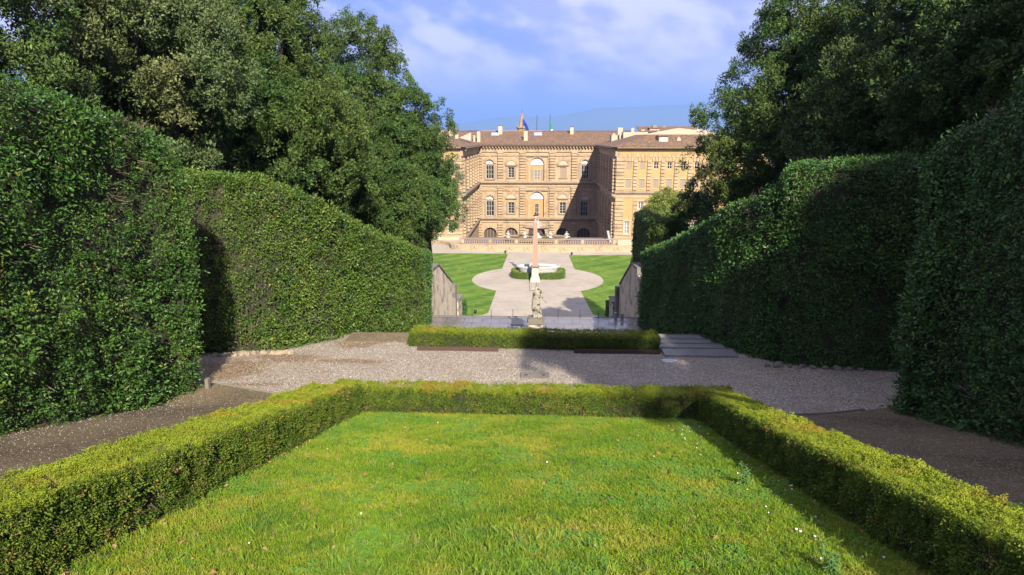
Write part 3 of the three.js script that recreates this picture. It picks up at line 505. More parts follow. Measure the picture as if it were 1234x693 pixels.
// outside the picture: trees whose shade falls on the gravel and the hedges
tree({ name: 'tall_tree', x: 14.3, d: -13, y0: 13.6, y1: 19.5, R: 4.4, seed: 321, a: deepA, b: deepB, lobes: 34, dens: 5, size: 1.5, group: TR, label: 'tall tree on the upper slope above the shaded hedge' });
tree({ name: 'tall_tree', x: 22, d: -6, y0: 7, y1: 19, R: 5.5, seed: 322, a: deepA, b: deepB, lobes: 34, dens: 5, size: 1.5, group: TR, label: 'tall tree beside the upper slope behind the shaded hedge' });
tree({ name: 'tall_tree', x: 21.5, d: 7, y0: 3, y1: 15, R: 5.2, seed: 323, a: deepA, b: deepB, lobes: 34, dens: 5, size: 1.5, group: TR, label: 'tall tree rising behind the shaded hedge of the upper path' });

// ---------------------------------------------------------------- small things on the ground near the lawn
{
  const r = rng(700);
  const pet = new THREE.BufferGeometry().setAttribute('position', new THREE.Float32BufferAttribute([0, 0, 0, 0.012, 0.006, 0.006, 0.024, 0, 0, 0, 0, 0, 0.024, 0, 0, 0.012, -0.006, 0.006].map((v, i) => v), 3)); pet.computeVertexNormals();
  pet.setAttribute('color', new THREE.Float32BufferAttribute(new Float32Array(18).fill(1), 3));
  const s = new Scatter([pet], M.petal), put = (x, d, y, k) => s.add(r, P(x, y + 0.012, d), V(0, 1, 0.27).addScaledVector(rdir(r), 0.4).normalize(), k, mix3([0.75, 0.7, 0.68], [1, 0.95, 0.95], r()));
  for (let i = 0; i < 800; i++) { const d = lerp(9, 20.5, r()), e = -12.3 + Math.abs(r() + r() - 1) * 1.6 + 0.08 * (d - 13); put(e, d, pathY(e, d), 0.5 + 0.7 * r()); }
  for (let i = 0; i < 900; i++) { const d = lerp(6, 19, r()), x = lerp(-11.5, -6.4, r()); put(x, d, pathY(x, d), 0.5 + 0.6 * r()); }
  for (let i = 0; i < 260; i++) { const d = lerp(6, 18, r()), x = lerp(5.7, 11, r()); put(x, d, pathY(x, d), 0.5 + 0.6 * r()); }
  for (let i = 0; i < 1500; i++) { const d = lerp(19.5, 26.5, r()), x = lerp(-8, 10.5, r()); put(x, d, groundY(d), 0.5 + 0.7 * r()); }
  const g = group('fallen_petals', V(0, 0, 0), 'pale fallen petals and chips scattered over paths and gravel', 'petals'); g.userData.kind = 'stuff';
  COPIES += s.build('petals', g);
  // loose pebbles on the gravel
  const pg = new THREE.IcosahedronGeometry(0.5, 0).scale(1.2, 1, 0.6); pg.setAttribute('color', new THREE.Float32BufferAttribute(new Float32Array(pg.attributes.position.count * 3).fill(1), 3)); pg.deleteAttribute('uv');
  const ps = new Scatter([pg], std({ vertexColors: true, roughness: 0.9 }));
  for (let i = 0; i < 42000; i++) { const d = lerp(18.9, 29.5, Math.pow(r(), 1.2)), x = lerp(-12.6, 11.6, r()); if ((x < -5.4 && d < leftEnd(x)) || (x > 5 && d < rightEnd(x)) || fbm(x * 0.6, 3, d * 0.6, 3) < -0.12) continue; const q = r(), c = q < 0.12 ? [0.6, 0.56, 0.5] : mix3([0.15, 0.12, 0.1], [0.42, 0.36, 0.3], r()); ps.add(r, P(x, groundY(Math.max(d, 19.2)) + 0.035 * fbm(x * 0.5, 6, d * 0.5, 3) - 0.015, d), V(0, 1, 0).addScaledVector(rdir(r), 0.4).normalize(), 0.014 + 0.026 * r() * r(), c); }
  const g0 = group('pebbles', V(0, 0, 0), 'loose pebbles strewn over the gravel crossing', 'pebbles'); g0.userData.kind = 'stuff'; COPIES += ps.build('stones', g0);
  // daisies in the grass
  const dg = []; for (let k = 0; k < 7; k++) dg.push(new THREE.CircleGeometry(0.009, 5).translate(0.011, 0, 0).rotateZ(k * 0.898)); const daisy = merge(dg); daisy.deleteAttribute('uv'); daisy.setAttribute('color', new THREE.Float32BufferAttribute(new Float32Array(daisy.attributes.position.count * 3).fill(1), 3));
  const ds = new Scatter([daisy], M.petal); for (let i = 0; i < 52; i++) { const right = i < 42, x = right ? lerp(3.3, 4.4, r()) : lerp(-5, 3, r()), d = right ? lerp(5.6, 16.5, r()) : lerp(6, 17, r()); ds.add(r, P(x, groundY(d) + 0.06, d), V(0, 1, 0.5).addScaledVector(rdir(r), 0.3).normalize(), 0.55 + 0.4 * r(), [1, 1, 1]); }
  const g2 = group('daisies', V(0, 0, 0), 'small white daisies dotted through the lawn grass', 'flowers'); g2.userData.kind = 'stuff'; COPIES += ds.build('flower_heads', g2);
  // fallen brown leaves
  const lf = (() => { const A = { pos: [], col: [] }; addLeaf(A, V(-0.03, 0, 0), V(1, 0, 0), V(0, 0, 1), 0.075, 0.045, [1, 1, 1], 0.5, 0.2); return finish(A); })();
  const ls = new Scatter([lf], M.softLeaf); for (let i = 0; i < 110; i++) { const x = lerp(-5.2, 4.5, i % 3 ? r() : Math.round(r()) * 0.98 + 0.01), d = lerp(5.5, 18, r()); ls.add(r, P(x, groundY(d) + 0.05, d), V(0, 1, 0.27).addScaledVector(rdir(r), 0.5).normalize(), 0.7 + 0.7 * r(), mix3([0.32, 0.16, 0.07], [0.45, 0.28, 0.14], r())); }
  for (let i = 0; i < 420; i++) { const x = lerp(-13, -7.5, r()), d = lerp(21.5, 25.8, r()); ls.add(r, P(x, groundY(d) + 0.02, d), V(0, 1, 0).addScaledVector(rdir(r), 0.5).normalize(), 0.5 + 0.6 * r(), mix3([0.22, 0.1, 0.05], [0.4, 0.24, 0.13], r())); }
  for (let i = 0; i < 500; i++) { const x = lerp(8.5, 13, r()), d = lerp(19.9, 24.8, r()); ls.add(r, P(x, groundY(d) + 0.02, d), V(0, 1, 0).addScaledVector(rdir(r), 0.5).normalize(), 0.5 + 0.6 * r(), mix3([0.2, 0.1, 0.05], [0.4, 0.27, 0.15], r())); }
  const g3 = group('fallen_leaves', V(0, 0, 0), 'dry brown leaves lying along lawn and gravel edges', 'leaves'); g3.userData.kind = 'stuff'; COPIES += ls.build('dry_leaves', g3);
  // weeds along the hedge feet
  const weed = (x, d, h, label) => { const b = P(x, groundY(d), d), g = group('weed_plant', b, label, 'weed'), A = { pos: [], col: [] }; const st = []; for (let k = 0; k < 5; k++) { const tip = b.clone().add(V((r() - 0.5) * 0.34, h * (0.65 + 0.4 * r()), (r() - 0.5) * 0.34)); st.push(tube([b.clone().add(V((r() - 0.5) * 0.06, 0, 0)), b.clone().lerp(tip, 0.5), tip], [0.007, 0.005, 0.003], 5)); for (let i = 0; i < 22; i++) { const t = 0.15 + 0.85 * i / 22, a = i * 2.4 + k, dir = V(Math.cos(a), 0.45, Math.sin(a)).normalize(), q = 0.7 + 0.5 * r(); addLeaf(A, b.clone().lerp(tip, t), dir, V(0, 1, 0), 0.10 * (1.15 - 0.6 * t), 0.028, [0.13 * q, 0.26 * q, 0.07 * q], 0.3, 0.3); } } part('stem', merge(st), std({ color: rgb(0.12, 0.2, 0.06) }), g); part('leaves', finish(A), M.softLeaf, g, 'stuff'); };
  weed(3.62, 10.6, 0.42, 'tall spiky green weed at the shadow edge of the lawn'); weed(3.35, 6.75, 0.30, 'single spiky weed standing in the hedge shadow');
}
// border stones at the foot of the sunlit hedge
{
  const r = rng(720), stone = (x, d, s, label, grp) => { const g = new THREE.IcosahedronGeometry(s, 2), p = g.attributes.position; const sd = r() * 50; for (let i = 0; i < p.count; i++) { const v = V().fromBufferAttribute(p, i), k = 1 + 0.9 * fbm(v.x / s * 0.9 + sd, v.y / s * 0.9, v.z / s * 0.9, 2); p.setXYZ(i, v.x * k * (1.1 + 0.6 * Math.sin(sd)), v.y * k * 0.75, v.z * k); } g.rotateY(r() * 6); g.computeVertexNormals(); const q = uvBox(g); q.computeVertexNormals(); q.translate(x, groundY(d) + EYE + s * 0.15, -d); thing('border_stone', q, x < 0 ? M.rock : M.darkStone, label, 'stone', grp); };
  for (let i = 0; i < 9; i++) stone(-13.1 + i * 0.36, 25.35 + i * 0.085 + 0.06 * r(), 0.13 + 0.06 * r(), 'pale rough stone in the row at the foot of the sunlit hedge', 'border stones by the sunlit hedge');
  for (let i = 0; i < 9; i++) stone(9.0 + i * 0.42, 24.85 - i * 0.055 + 0.06 * r(), 0.11 + 0.06 * r(), 'dark rough stone in the row at the foot of the squared shaded hedge', 'border stones by the shaded hedge');
}
thing('stone_post', cham(-11.2, -11.08, groundY(20.9) + EYE - 0.05, groundY(20.9) + EYE + 0.4, -20.95, -20.8, 0.02), M.darkStone, 'short grey stone post at the corner of the laurel hedge', 'post');
{
  const y = groundY(23.0) + EYE; const g = group('drain_cover', V(0, y - 0.05, -23.0), 'dark grey stone drain slab lying in the gravel', 'drain cover');
  part('slab', cham(-0.56, 0.5, y - 0.05, y + 0.035, -22.75, -23.35, 0.015), M.darkStone, g);
  for (const x of [-0.35, 0.28]) part('lifting_ring', new THREE.TorusGeometry(0.05, 0.012, 6, 14).rotateX(Math.PI / 2).translate(x, y + 0.042, -23.05), M.iron, g);
}
thing('edging_board', cham(-5.05, -1.6, groundY(26.9) + EYE - 0.1, groundY(26.9) + EYE + 0.16, -26.86, -26.8, 0.01).applyMatrix4(new THREE.Matrix4()), M.corten, 'rusty red edging board at the foot of the low hedge before the statue, sunlit', 'edging');
thing('edging_board', cham(1.6, 5.2, groundY(26.7) + EYE - 0.1, groundY(26.7) + EYE + 0.14, -26.72, -26.66, 0.01), M.corten, 'rusty edging board at the shaded end of the low hedge by the steps', 'edging');
{
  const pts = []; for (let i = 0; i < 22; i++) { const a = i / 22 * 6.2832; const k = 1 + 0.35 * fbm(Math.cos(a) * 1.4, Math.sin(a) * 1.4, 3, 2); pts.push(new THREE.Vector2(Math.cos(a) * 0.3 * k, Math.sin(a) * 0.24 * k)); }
  const g = new THREE.ExtrudeGeometry(new THREE.Shape(pts), { depth: 0.012, bevelEnabled: false }).rotateX(-Math.PI / 2).translate(5.35, groundY(25.5) + EYE + 0.006, -25.5); thing('painted_puddle', uvBox(g), M.puddleSheen, 'small puddle in the gravel before the steps, sky reflection painted as pale colour', 'stone');  // puddle disc, its bright sky reflection painted as a flat pale colour
}
{ // shaded steps down beside the low hedge, and the slab on the sunlit side
  const y0 = groundY(26.4) + 0.03; for (let k = 0; k < 4; k++) { const d0 = 26.2 + k * 0.98, y = y0 - k * 0.1 + 0.05; const lab = ['wet grey stone step level with the gravel beside the low hedge', 'wet grey stone step just below the topmost one', 'third wet grey stone step beside the shaded hedge', 'lowest wet grey stone step beside the shaded hedge'][k], xe = 8.3 - k * 0.15, sg = group('stone_step', P(6.8, y - 0.3, d0), lab, 'step', 'shaded stone steps'); part('tread', cham(5.3, xe, y - 0.3 + EYE, y + EYE, -(d0 + 0.9), -d0, 0.02), M.step, sg); part('nosing', cham(5.3, xe, y - 0.1 + EYE, y + 0.03 + EYE, -(d0 + 0.975), -(d0 + 0.905), 0.01), M.darkStone, sg); }
  thing('stone_slab', cham(-8.6, -5.65, groundY(28.4) + EYE - 0.25, groundY(28.4) + EYE + 0.05, -29.6, -28.2, 0.02), M.path, 'damp brown slab beside the sunlit end of the low hedge', 'slab');
}

// ---------------------------------------------------------------- terrace before the amphitheatre: walls, posts, statue
for (const [sg, label] of [[-1, 'stained plaster wall with sloping coping, lit by the sun'], [1, 'stained plaster wall with sloping coping, in shade']]) {
  const x0 = sg * 7.8, prof2 = sg < 0 ? [[46.8, -10.25], [48.2, -10.2], [48.3, -9.75], [50.6, -9.75], [56.6, -12.45], [56.6, -13.0]] : [[46.8, -10.4], [49.8, -10.3], [49.9, -9.85], [52.6, -9.95], [57.6, -12.75], [57.6, -13.3]];
  const g = group('stair_wall', P(x0, -13.5, 48), label, 'wall', 'walls flanking the terrace');
  const wallG = pr => { const s = new THREE.Shape(); s.moveTo(pr[0][0], -16); pr.forEach(q => s.lineTo(q[0], q[1])); s.lineTo(pr[pr.length - 1][0], -20); s.lineTo(pr[0][0], -20); return s; };
  const ex = (s, t, x) => uvBox(new THREE.ExtrudeGeometry(s, { depth: t, bevelEnabled: false }).rotateY(Math.PI / 2).translate(x, EYE, 0));
  part('wall_face', ex(wallG(prof2), 0.7, sg < 0 ? x0 - 0.7 : x0), M.oldWall, g);
  const cop = new THREE.Shape(), top = prof2.slice(1, 5); top.forEach((q, i) => i ? cop.lineTo(q[0], q[1] + 0.004) : cop.moveTo(q[0], q[1] + 0.004)); [...top].reverse().forEach(q => cop.lineTo(q[0], q[1] + 0.16));
  part('coping', ex(cop, 0.86, sg < 0 ? x0 - 0.78 : x0 - 0.08), M.coping, g);
  const d1 = prof2[5][0]; part('end_pier', bx(x0 - 0.3, x0 + 0.3, -20 + EYE, prof2[4][1] - 0.25 + EYE, -(d1 + 0.05), -(d1 + 0.75)), M.coping, g);
  part('lower_pier', bx(x0 - 0.4, x0 + 0.4, -20 + EYE, prof2[5][1] - 1.35 + EYE, -(d1 + 0.85), -(d1 + 3.0)), M.pedestal, g);
  part('pier_cap', cham(x0 - 0.5, x0 + 0.5, prof2[5][1] - 1.345 + EYE, prof2[5][1] - 1.2 + EYE, -(d1 + 3.1), -(d1 + 0.8), 0.03), M.coping, g);
  g.rotation.y = sg * 0.045;
  hedge({ name: 'clipped_hedge', label: sg < 0 ? 'small clipped bush at the foot of the sunlit wall' : 'small clipped bush at the foot of the shaded wall', category: 'bush', group: 'bushes below the walls', seed: 400 + sg, pts: [[sg * 7.1, 62, -15.6], [sg * 7.05, 65, -16.1]], back: [sg * 1.5, 0], dens: 30, disp: 0.08, inset: 0.15, geos: CL.far, col: darkCol });
}
for (const [i, x] of [-4.55, -3.2, -1.65, 1.55, 3.1, 4.4].entries()) { const b = P(x, -12.43, 45.5), g = group('chain_post', b, ['thin iron post on the terrace edge, second along from the sunlit wall', 'thin iron post on the terrace edge beyond the reading desk', 'thin iron post on the terrace edge just before the statue on its sunlit side', 'thin iron post on the terrace edge just past the statue on its shaded side', 'thin iron post between two others on the shaded half of the terrace edge', 'thin iron post on the terrace edge next to the grey bollards'][i], 'post', 'posts along the terrace edge'); part('rod', new THREE.CylinderGeometry(0.016, 0.02, 0.46, 8).translate(b.x, b.y + 0.23, b.z), M.iron, g); part('knob', new THREE.SphereGeometry(0.03, 8, 6).translate(b.x, b.y + 0.48, b.z), M.iron, g); part('foot', new THREE.CylinderGeometry(0.05, 0.06, 0.03, 10).translate(b.x, b.y + 0.015, b.z), M.iron, g); }
for (const [i, x] of [5.55, 6.0].entries()) { const b = P(x, -12.45, 45.0), g = group('bollard', b, i ? 'shorter grey bollard next to the shaded wall' : 'taller grey bollard on the wet terrace near the shaded wall', 'bollard', 'grey bollards'); const h = i ? 0.42 : 0.5; part('shaft', new THREE.CylinderGeometry(0.1, 0.11, h, 14).translate(b.x, b.y + h / 2, b.z), M.steel, g); part('cap', new THREE.SphereGeometry(0.1, 14, 6, 0, 6.2832, 0, Math.PI / 2).scale(1, 0.45, 1).translate(b.x, b.y + h, b.z), M.steel, g); }
{ // reading desk
  const b = P(-1.25, -12.45, 41.4), g = group('reading_desk', b, 'low dark information desk standing on the wet terrace', 'sign');
  for (const s of [-1, 1]) part('leg', cham(b.x + s * 0.3 - 0.03, b.x + s * 0.3 + 0.03, b.y, b.y + 0.55, b.z - 0.03, b.z + 0.03, 0.008), M.iron, g);
  part('rail', cham(b.x - 0.42, b.x + 0.42, b.y + 0.5, b.y + 0.62, b.z - 0.04, b.z + 0.04, 0.012), M.iron, g);
  part('board', cham(-0.36, 0.36, -0.2, 0.2, -0.012, 0.012, 0.004).rotateX(-1.0).translate(b.x, b.y + 0.72, b.z - 0.14), std({ color: rgb(0.05, 0.055, 0.075), roughness: 0.45 }), g);
}
{ // statue on its pedestal
  const sx = -0.02, sd = 40, base = P(sx, -12.45, sd), g = group('statue', base, 'weathered robed stone statue with one raised hand on a pedestal', 'statue');
  const bone = (a, b, r0, r1) => [V(...a), V(...b), r0, r1];
  const F = 0.98, bones = [
    bone([0.0, 1.05, 0], [0.03, 1.55, 0], 0.23, 0.25), bone([0.03, 1.55, 0], [0.05, 1.84, -0.01], 0.25, 0.19), bone([-0.2, 1.84, 0], [0.3, 1.80, 0], 0.105, 0.105), bone([0.06, 1.85, 0], [0.08, 2.05, 0.01], 0.085, 0.075),
    bone([0.08, 2.13, 0.02], [0.08, 2.2, 0.01], 0.105, 0.115),
    bone([-0.2, 1.85, 0], [-0.42, 1.82, 0.1], 0.095, 0.078), bone([-0.42, 1.82, 0.1], [-0.46, 2.1, 0.14], 0.072, 0.05), bone([-0.46, 2.1, 0.14], [-0.46, 2.22, 0.15], 0.05, 0.045),
    bone([0.3, 1.8, 0], [0.42, 1.4, 0.05], 0.1, 0.082), bone([0.42, 1.4, 0.05], [0.62, 1.16, 0.12], 0.075, 0.052), bone([0.62, 1.16, 0.12], [0.7, 1.08, 0.15], 0.05, 0.042),
    bone([-0.12, 1.1, 0.02], [-0.14, 0.5, 0.05], 0.19, 0.15), bone([0.13, 1.1, 0], [0.16, 0.5, 0.0], 0.19, 0.16), bone([-0.14, 0.5, 0.05], [-0.13, 0.06, 0.06], 0.105, 0.075), bone([0.16, 0.5, 0], [0.16, 0.06, 0], 0.11, 0.085),
    bone([-0.13, 0.05, 0.06], [-0.16, 0.04, 0.24], 0.07, 0.05), bone([0.16, 0.05, 0], [0.2, 0.04, 0.2], 0.07, 0.05), bone([0.24, 0.55, -0.14], [0.26, 0.0, -0.16], 0.17, 0.22), bone([0.0, 0.6, -0.12], [0.0, 0.0, -0.14], 0.14, 0.2),
  ];
  for (let k = 0; k < 9; k++) { const a = -1.3 + k * 0.33; bones.push(bone([0.02 + 0.24 * Math.sin(a), 1.6 - 0.02 * k, 0.2 * Math.cos(a)], [0.0 + 0.29 * Math.sin(a), 0.55 + 0.03 * (k % 3), 0.19 * Math.cos(a)], 0.03, 0.045)); }
  for (let k = 0; k < 5; k++) bones.push(bone([-0.22 + k * 0.03, 1.75 - k * 0.1, 0.2], [0.27, 1.5 - k * 0.16, 0.17], 0.028, 0.035));
  const res = 92, mc = new MarchingCubes(res, M.statue, false, false, 200000), half = res / 2, ext = 1.28, oy = 1.14; mc.isolation = 0;
  const pa = V(), ba = V(), pt = V();
  for (let k = 0; k < res; k++) for (let j = 0; j < res; j++) for (let i = 0; i < res; i++) {
    pt.set((i - half) / half * ext + 0.1, (j - half) / half * ext + oy, (k - half) / half * ext);
    let dd = 10; if (Math.abs(pt.z) < 0.5 && Math.abs(pt.x - 0.1) < 0.85) for (const [a, b, r0, r1] of bones) { pa.subVectors(pt, a); ba.subVectors(b, a); const h = clamp(pa.dot(ba) / ba.lengthSq()), q = pa.addScaledVector(ba, -h).length() - lerp(r0, r1, h), kk = 0.045, hh = clamp(0.5 + 0.5 * (dd - q) / kk); dd = lerp(dd, q, hh) - kk * hh * (1 - hh); }
    mc.field[i + j * res + k * res * res] = -dd;
  }
  mc.update();
  const n = mc.count, pos = new Float32Array(n * 3), nor = new Float32Array(n * 3); for (let i = 0; i < n; i++) { pos[i * 3] = mc.positionArray[i * 3] * ext + 0.1; pos[i * 3 + 1] = mc.positionArray[i * 3 + 1] * ext + oy; pos[i * 3 + 2] = mc.positionArray[i * 3 + 2] * ext; }
  const body = new THREE.BufferGeometry(); body.setAttribute('position', new THREE.BufferAttribute(pos, 3)); body.setAttribute('normal', new THREE.BufferAttribute(nor, 3)); body.computeVertexNormals();
  const fig = [uvBox(body)]; fig[0].computeVertexNormals();
  for (const [hx, hy, hz, ux, uy, uz] of [[-0.46, 2.24, 0.15, 0, 1, 0.2], [0.71, 1.07, 0.155, 0.75, -0.6, 0.3]]) for (let f = 0; f < 5; f++) { const u = V(ux, uy, uz).normalize(), sd2 = V(-u.y, u.x, 0).normalize(), o = V(hx, hy, hz).addScaledVector(sd2, (f - 1.8) * 0.021), L = [0.075, 0.09, 0.1, 0.092, 0.065][f], tip = o.clone().addScaledVector(u, L).add(V(0, 0, 0.03)).addScaledVector(sd2, f === 4 ? 0.04 : 0); fig.push(uvBox(tube([o.clone().addScaledVector(u, -0.03), o.clone().lerp(tip, 0.55).add(V(0, 0, -0.012)), tip], [0.013, 0.012, 0.009], 6))); }
  for (const s of [-1, 1]) fig.push(uvBox(new THREE.SphereGeometry(0.014, 8, 6).translate(0.08 + s * 0.042, 2.17, 0.115))); fig.push(uvBox(new THREE.ConeGeometry(0.02, 0.06, 6).rotateX(0.3).translate(0.08, 2.145, 0.128)));
  const fy = base.y + 1.47, all = merge(fig); all.scale(F * 0.86, F, F * 0.9); all.translate(base.x, fy, base.z);
  part('figure', all, M.statue, g);
  const box = (w, y0, y1) => cham(base.x - w / 2, base.x + w / 2, base.y + y0, base.y + y1, base.z - w / 2, base.z + w / 2, 0.03);
  part('plinth', box(0.95, 1.28, 1.49), M.darkStone, g); part('pedestal_cap', box(1.06, 1.16, 1.277), M.darkStone, g);
  const die = part('pedestal_die', box(0.88, 0.25, 1.157), M.pedestal, g); for (const s of [-1, 1]) part('panel', cham(base.x + s * 0.2 - 0.14, base.x + s * 0.2 + 0.14, base.y + 0.38, base.y + 1.05, base.z + 0.43, base.z + 0.465, 0.012), M.pedestal, die);
  part('pedestal_foot', box(1.1, 0, 0.248), M.pedestal, g);
}

// ---------------------------------------------------------------- amphitheatre: obelisk, basin, hedge, lamps
{
  const ox = -0.25, od = 115.2, b = P(ox, -25, od), g = group('obelisk', b, 'pink granite obelisk on a white pedestal in the middle of the amphitheatre', 'obelisk');
  const fr = (w0, w1, y0, y1) => { const c = new THREE.CylinderGeometry(w1 / Math.SQRT2, w0 / Math.SQRT2, y1 - y0, 4, 1).rotateY(Math.PI / 4).translate(b.x, b.y + (y0 + y1) / 2, b.z); const q = uvBox(c); q.computeVertexNormals(); return q; };
  part('pedestal_foot', fr(1.7, 1.6, 0, 0.75), M.marble, g); part('pedestal_die', fr(1.25, 1.15, 0.75, 2.5), M.marble, g);
  part('pedestal_cap', fr(1.2, 1.5, 2.5, 2.72), M.darkStone, g); part('cap_slab', fr(1.5, 1.35, 2.72, 2.85), M.darkStone, g);
  part('shaft_block', fr(1.02, 0.98, 2.85, 3.75), M.granite, g); part('shaft', fr(0.92, 0.62, 3.75, 10.5), M.granite, g); part('tip', fr(0.62, 0.1, 10.5, 11.2), M.granite, g);
  const fin = part('finial', new THREE.SphereGeometry(0.22, 12, 8).scale(1, 1.2, 1).translate(b.x, b.y + 11.35, b.z), M.marble, g);
  const wing = merge([new THREE.SphereGeometry(0.3, 12, 8).scale(1.7, 0.55, 0.7).rotateZ(0.12).translate(b.x + 0.05, b.y + 11.75, b.z), new THREE.ConeGeometry(0.12, 0.5, 8).rotateZ(-1.3).translate(b.x + 0.65, b.y + 11.86, b.z), new THREE.SphereGeometry(0.13, 10, 8).translate(b.x - 0.1, b.y + 12.08, b.z)]); part('bird_figure', wing, M.iron, fin);
}
{
  const c = P(0.3, -25, 119.6), g = group('granite_basin', c, 'long grey granite bath basin behind the obelisk', 'basin');
  const prof3 = [[0.62, 0], [0.85, 0.05], [0.93, 0.55], [0.98, 1.05], [1.06, 1.25], [1.06, 1.5], [0.98, 1.5], [0.93, 1.3], [0.85, 0.9], [0.0, 0.85]].map(q => new THREE.Vector2(q[0], q[1]));
  const lathe = s => new THREE.LatheGeometry(prof3, 48).scale(3.75, 1, 1.6).translate(c.x, c.y + 0.55, c.z); const q = uvBox(lathe()); part('bowl', q, M.greyGranite, g);
  for (const s of [-1, 1]) part('support', bx(c.x + s * 1.9 - 0.4, c.x + s * 1.9 + 0.4, c.y, c.y + 0.6, c.z - 0.7, c.z + 0.7), M.greyGranite, g);
  part('water', new THREE.CylinderGeometry(0.9, 0.9, 0.02, 40).scale(3.75, 1, 1.6).translate(c.x, c.y + 1.7, c.z), M.water, g);
  const oval = []; const k = 26; const hg = group('clipped_hedge', c, 'oval clipped hedge round the granite basin', 'hedge'), S = new Scatter(CL.far, M.leaf), r = rng(450), ring = [];
  const rad = a => [4.85 * Math.sign(Math.cos(a)) * Math.pow(Math.abs(Math.cos(a)), 0.55), 2.95 * Math.sign(Math.sin(a)) * Math.pow(Math.abs(Math.sin(a)), 0.55)];
  const out = [], inn = []; for (let i = 0; i < 64; i++) { const a = i / 64 * 6.2832, [x, z] = rad(a); out.push(new THREE.Vector2(x * 0.985, z * 0.98)); inn.push(new THREE.Vector2(x * 0.8, z * 0.7)); }
  const sh = new THREE.Shape(out); sh.holes.push(new THREE.Path(inn)); part('stems', new THREE.ExtrudeGeometry(sh, { depth: 1.0, bevelEnabled: false }).rotateX(-Math.PI / 2).translate(c.x, c.y, c.z), M.twig, hg);
  for (let i = 0; i < 3600; i++) { const a = r() * 6.2832, [x, z] = rad(a), f = i % 3; const n = V(x / 4.85, 0, z / 2.95).normalize(); if (f) S.add(r, V(c.x + x, c.y + 1.1 * r(), c.z + z), n.addScaledVector(rdir(r), 0.4).normalize(), 0.8 + 0.4 * r(), mix3([0.06, 0.11, 0.02], [0.11, 0.165, 0.03], r())); else { const q = lerp(0.76, 1, r()); S.add(r, V(c.x + x * q, c.y + 1.1, c.z + z * q), V(0, 1, 0).addScaledVector(rdir(r), 0.4).normalize(), 0.8 + 0.4 * r(), mix3([0.1, 0.15, 0.02], [0.16, 0.2, 0.035], r())); } }
  COPIES += S.build('foliage', hg);
}
for (const [i, [x, d]] of [[-6.9, 143.9], [7.6, 142.3], [-8.8, 92.6]].entries()) { const b = P(x, -24.97, d), g = group('ground_lamp', b, ['dark floodlight at the far inner corner of the sunlit striped lawn', 'dark floodlight at the far inner corner of the lawn nearest the ochre wing', 'dark floodlight on the near tip of the sunlit striped lawn'][i], 'floodlight', 'ground floodlights'); part('bracket', bx(b.x - 0.16, b.x + 0.16, b.y, b.y + 0.18, b.z - 0.05, b.z + 0.05), M.iron, g); part('housing', new THREE.CylinderGeometry(0.24, 0.18, 0.34, 14).rotateX(-0.9).translate(b.x, b.y + 0.36, b.z), M.iron, g); }

// ---------------------------------------------------------------- palace
const PAL = group('palace', P(0, -36, 190), 'sandstone palace with rusticated courtyard, projecting wings and tiled roofs', 'palace');
const pieces = {}; const put = (key, g) => (pieces[key] ||= []).push(g);
function flush(parent) { for (const k of Object.keys(pieces)) { const [name, mat] = k.split('|'); part(name, merge(pieces[k]), M[mat], parent, 'stuff'); delete pieces[k]; } }
// a frame for a wall: u along the wall, y up, o outwards; place(u0,u1,y0,y1,o0,o1) gives a box on it
function frameOn(origin, dirU, dirO) { const m = new THREE.Matrix4().makeBasis(dirU, V(0, 1, 0), dirO).setPosition(origin); const flip = m.determinant() < 0; return { m, box: (u0, u1, y0, y1, o0, o1) => { const g = new THREE.BoxGeometry(u1 - u0, y1 - y0, o1 - o0).translate((u0 + u1) / 2, (y0 + y1) / 2 + EYE, (o0 + o1) / 2); return uvBox(fix(g.applyMatrix4(m), flip)); }, put: g => fix(g.applyMatrix4(m), flip) }; }
function fix(g, flip) { if (!flip) return g; if (g.index) { const a = g.index.array; for (let i = 0; i < a.length; i += 3) { const t = a[i]; a[i] = a[i + 1]; a[i + 1] = t; } } else { for (const k of ['position', 'normal', 'uv']) { const at = g.attributes[k]; if (!at) continue; const s = at.itemSize; for (let i = 0; i < at.count; i += 3) for (let c = 0; c < s; c++) { const t = at.array[i * s + c]; at.array[i * s + c] = at.array[(i + 1) * s + c]; at.array[(i + 1) * s + c] = t; } } } g.computeVertexNormals(); return g; }
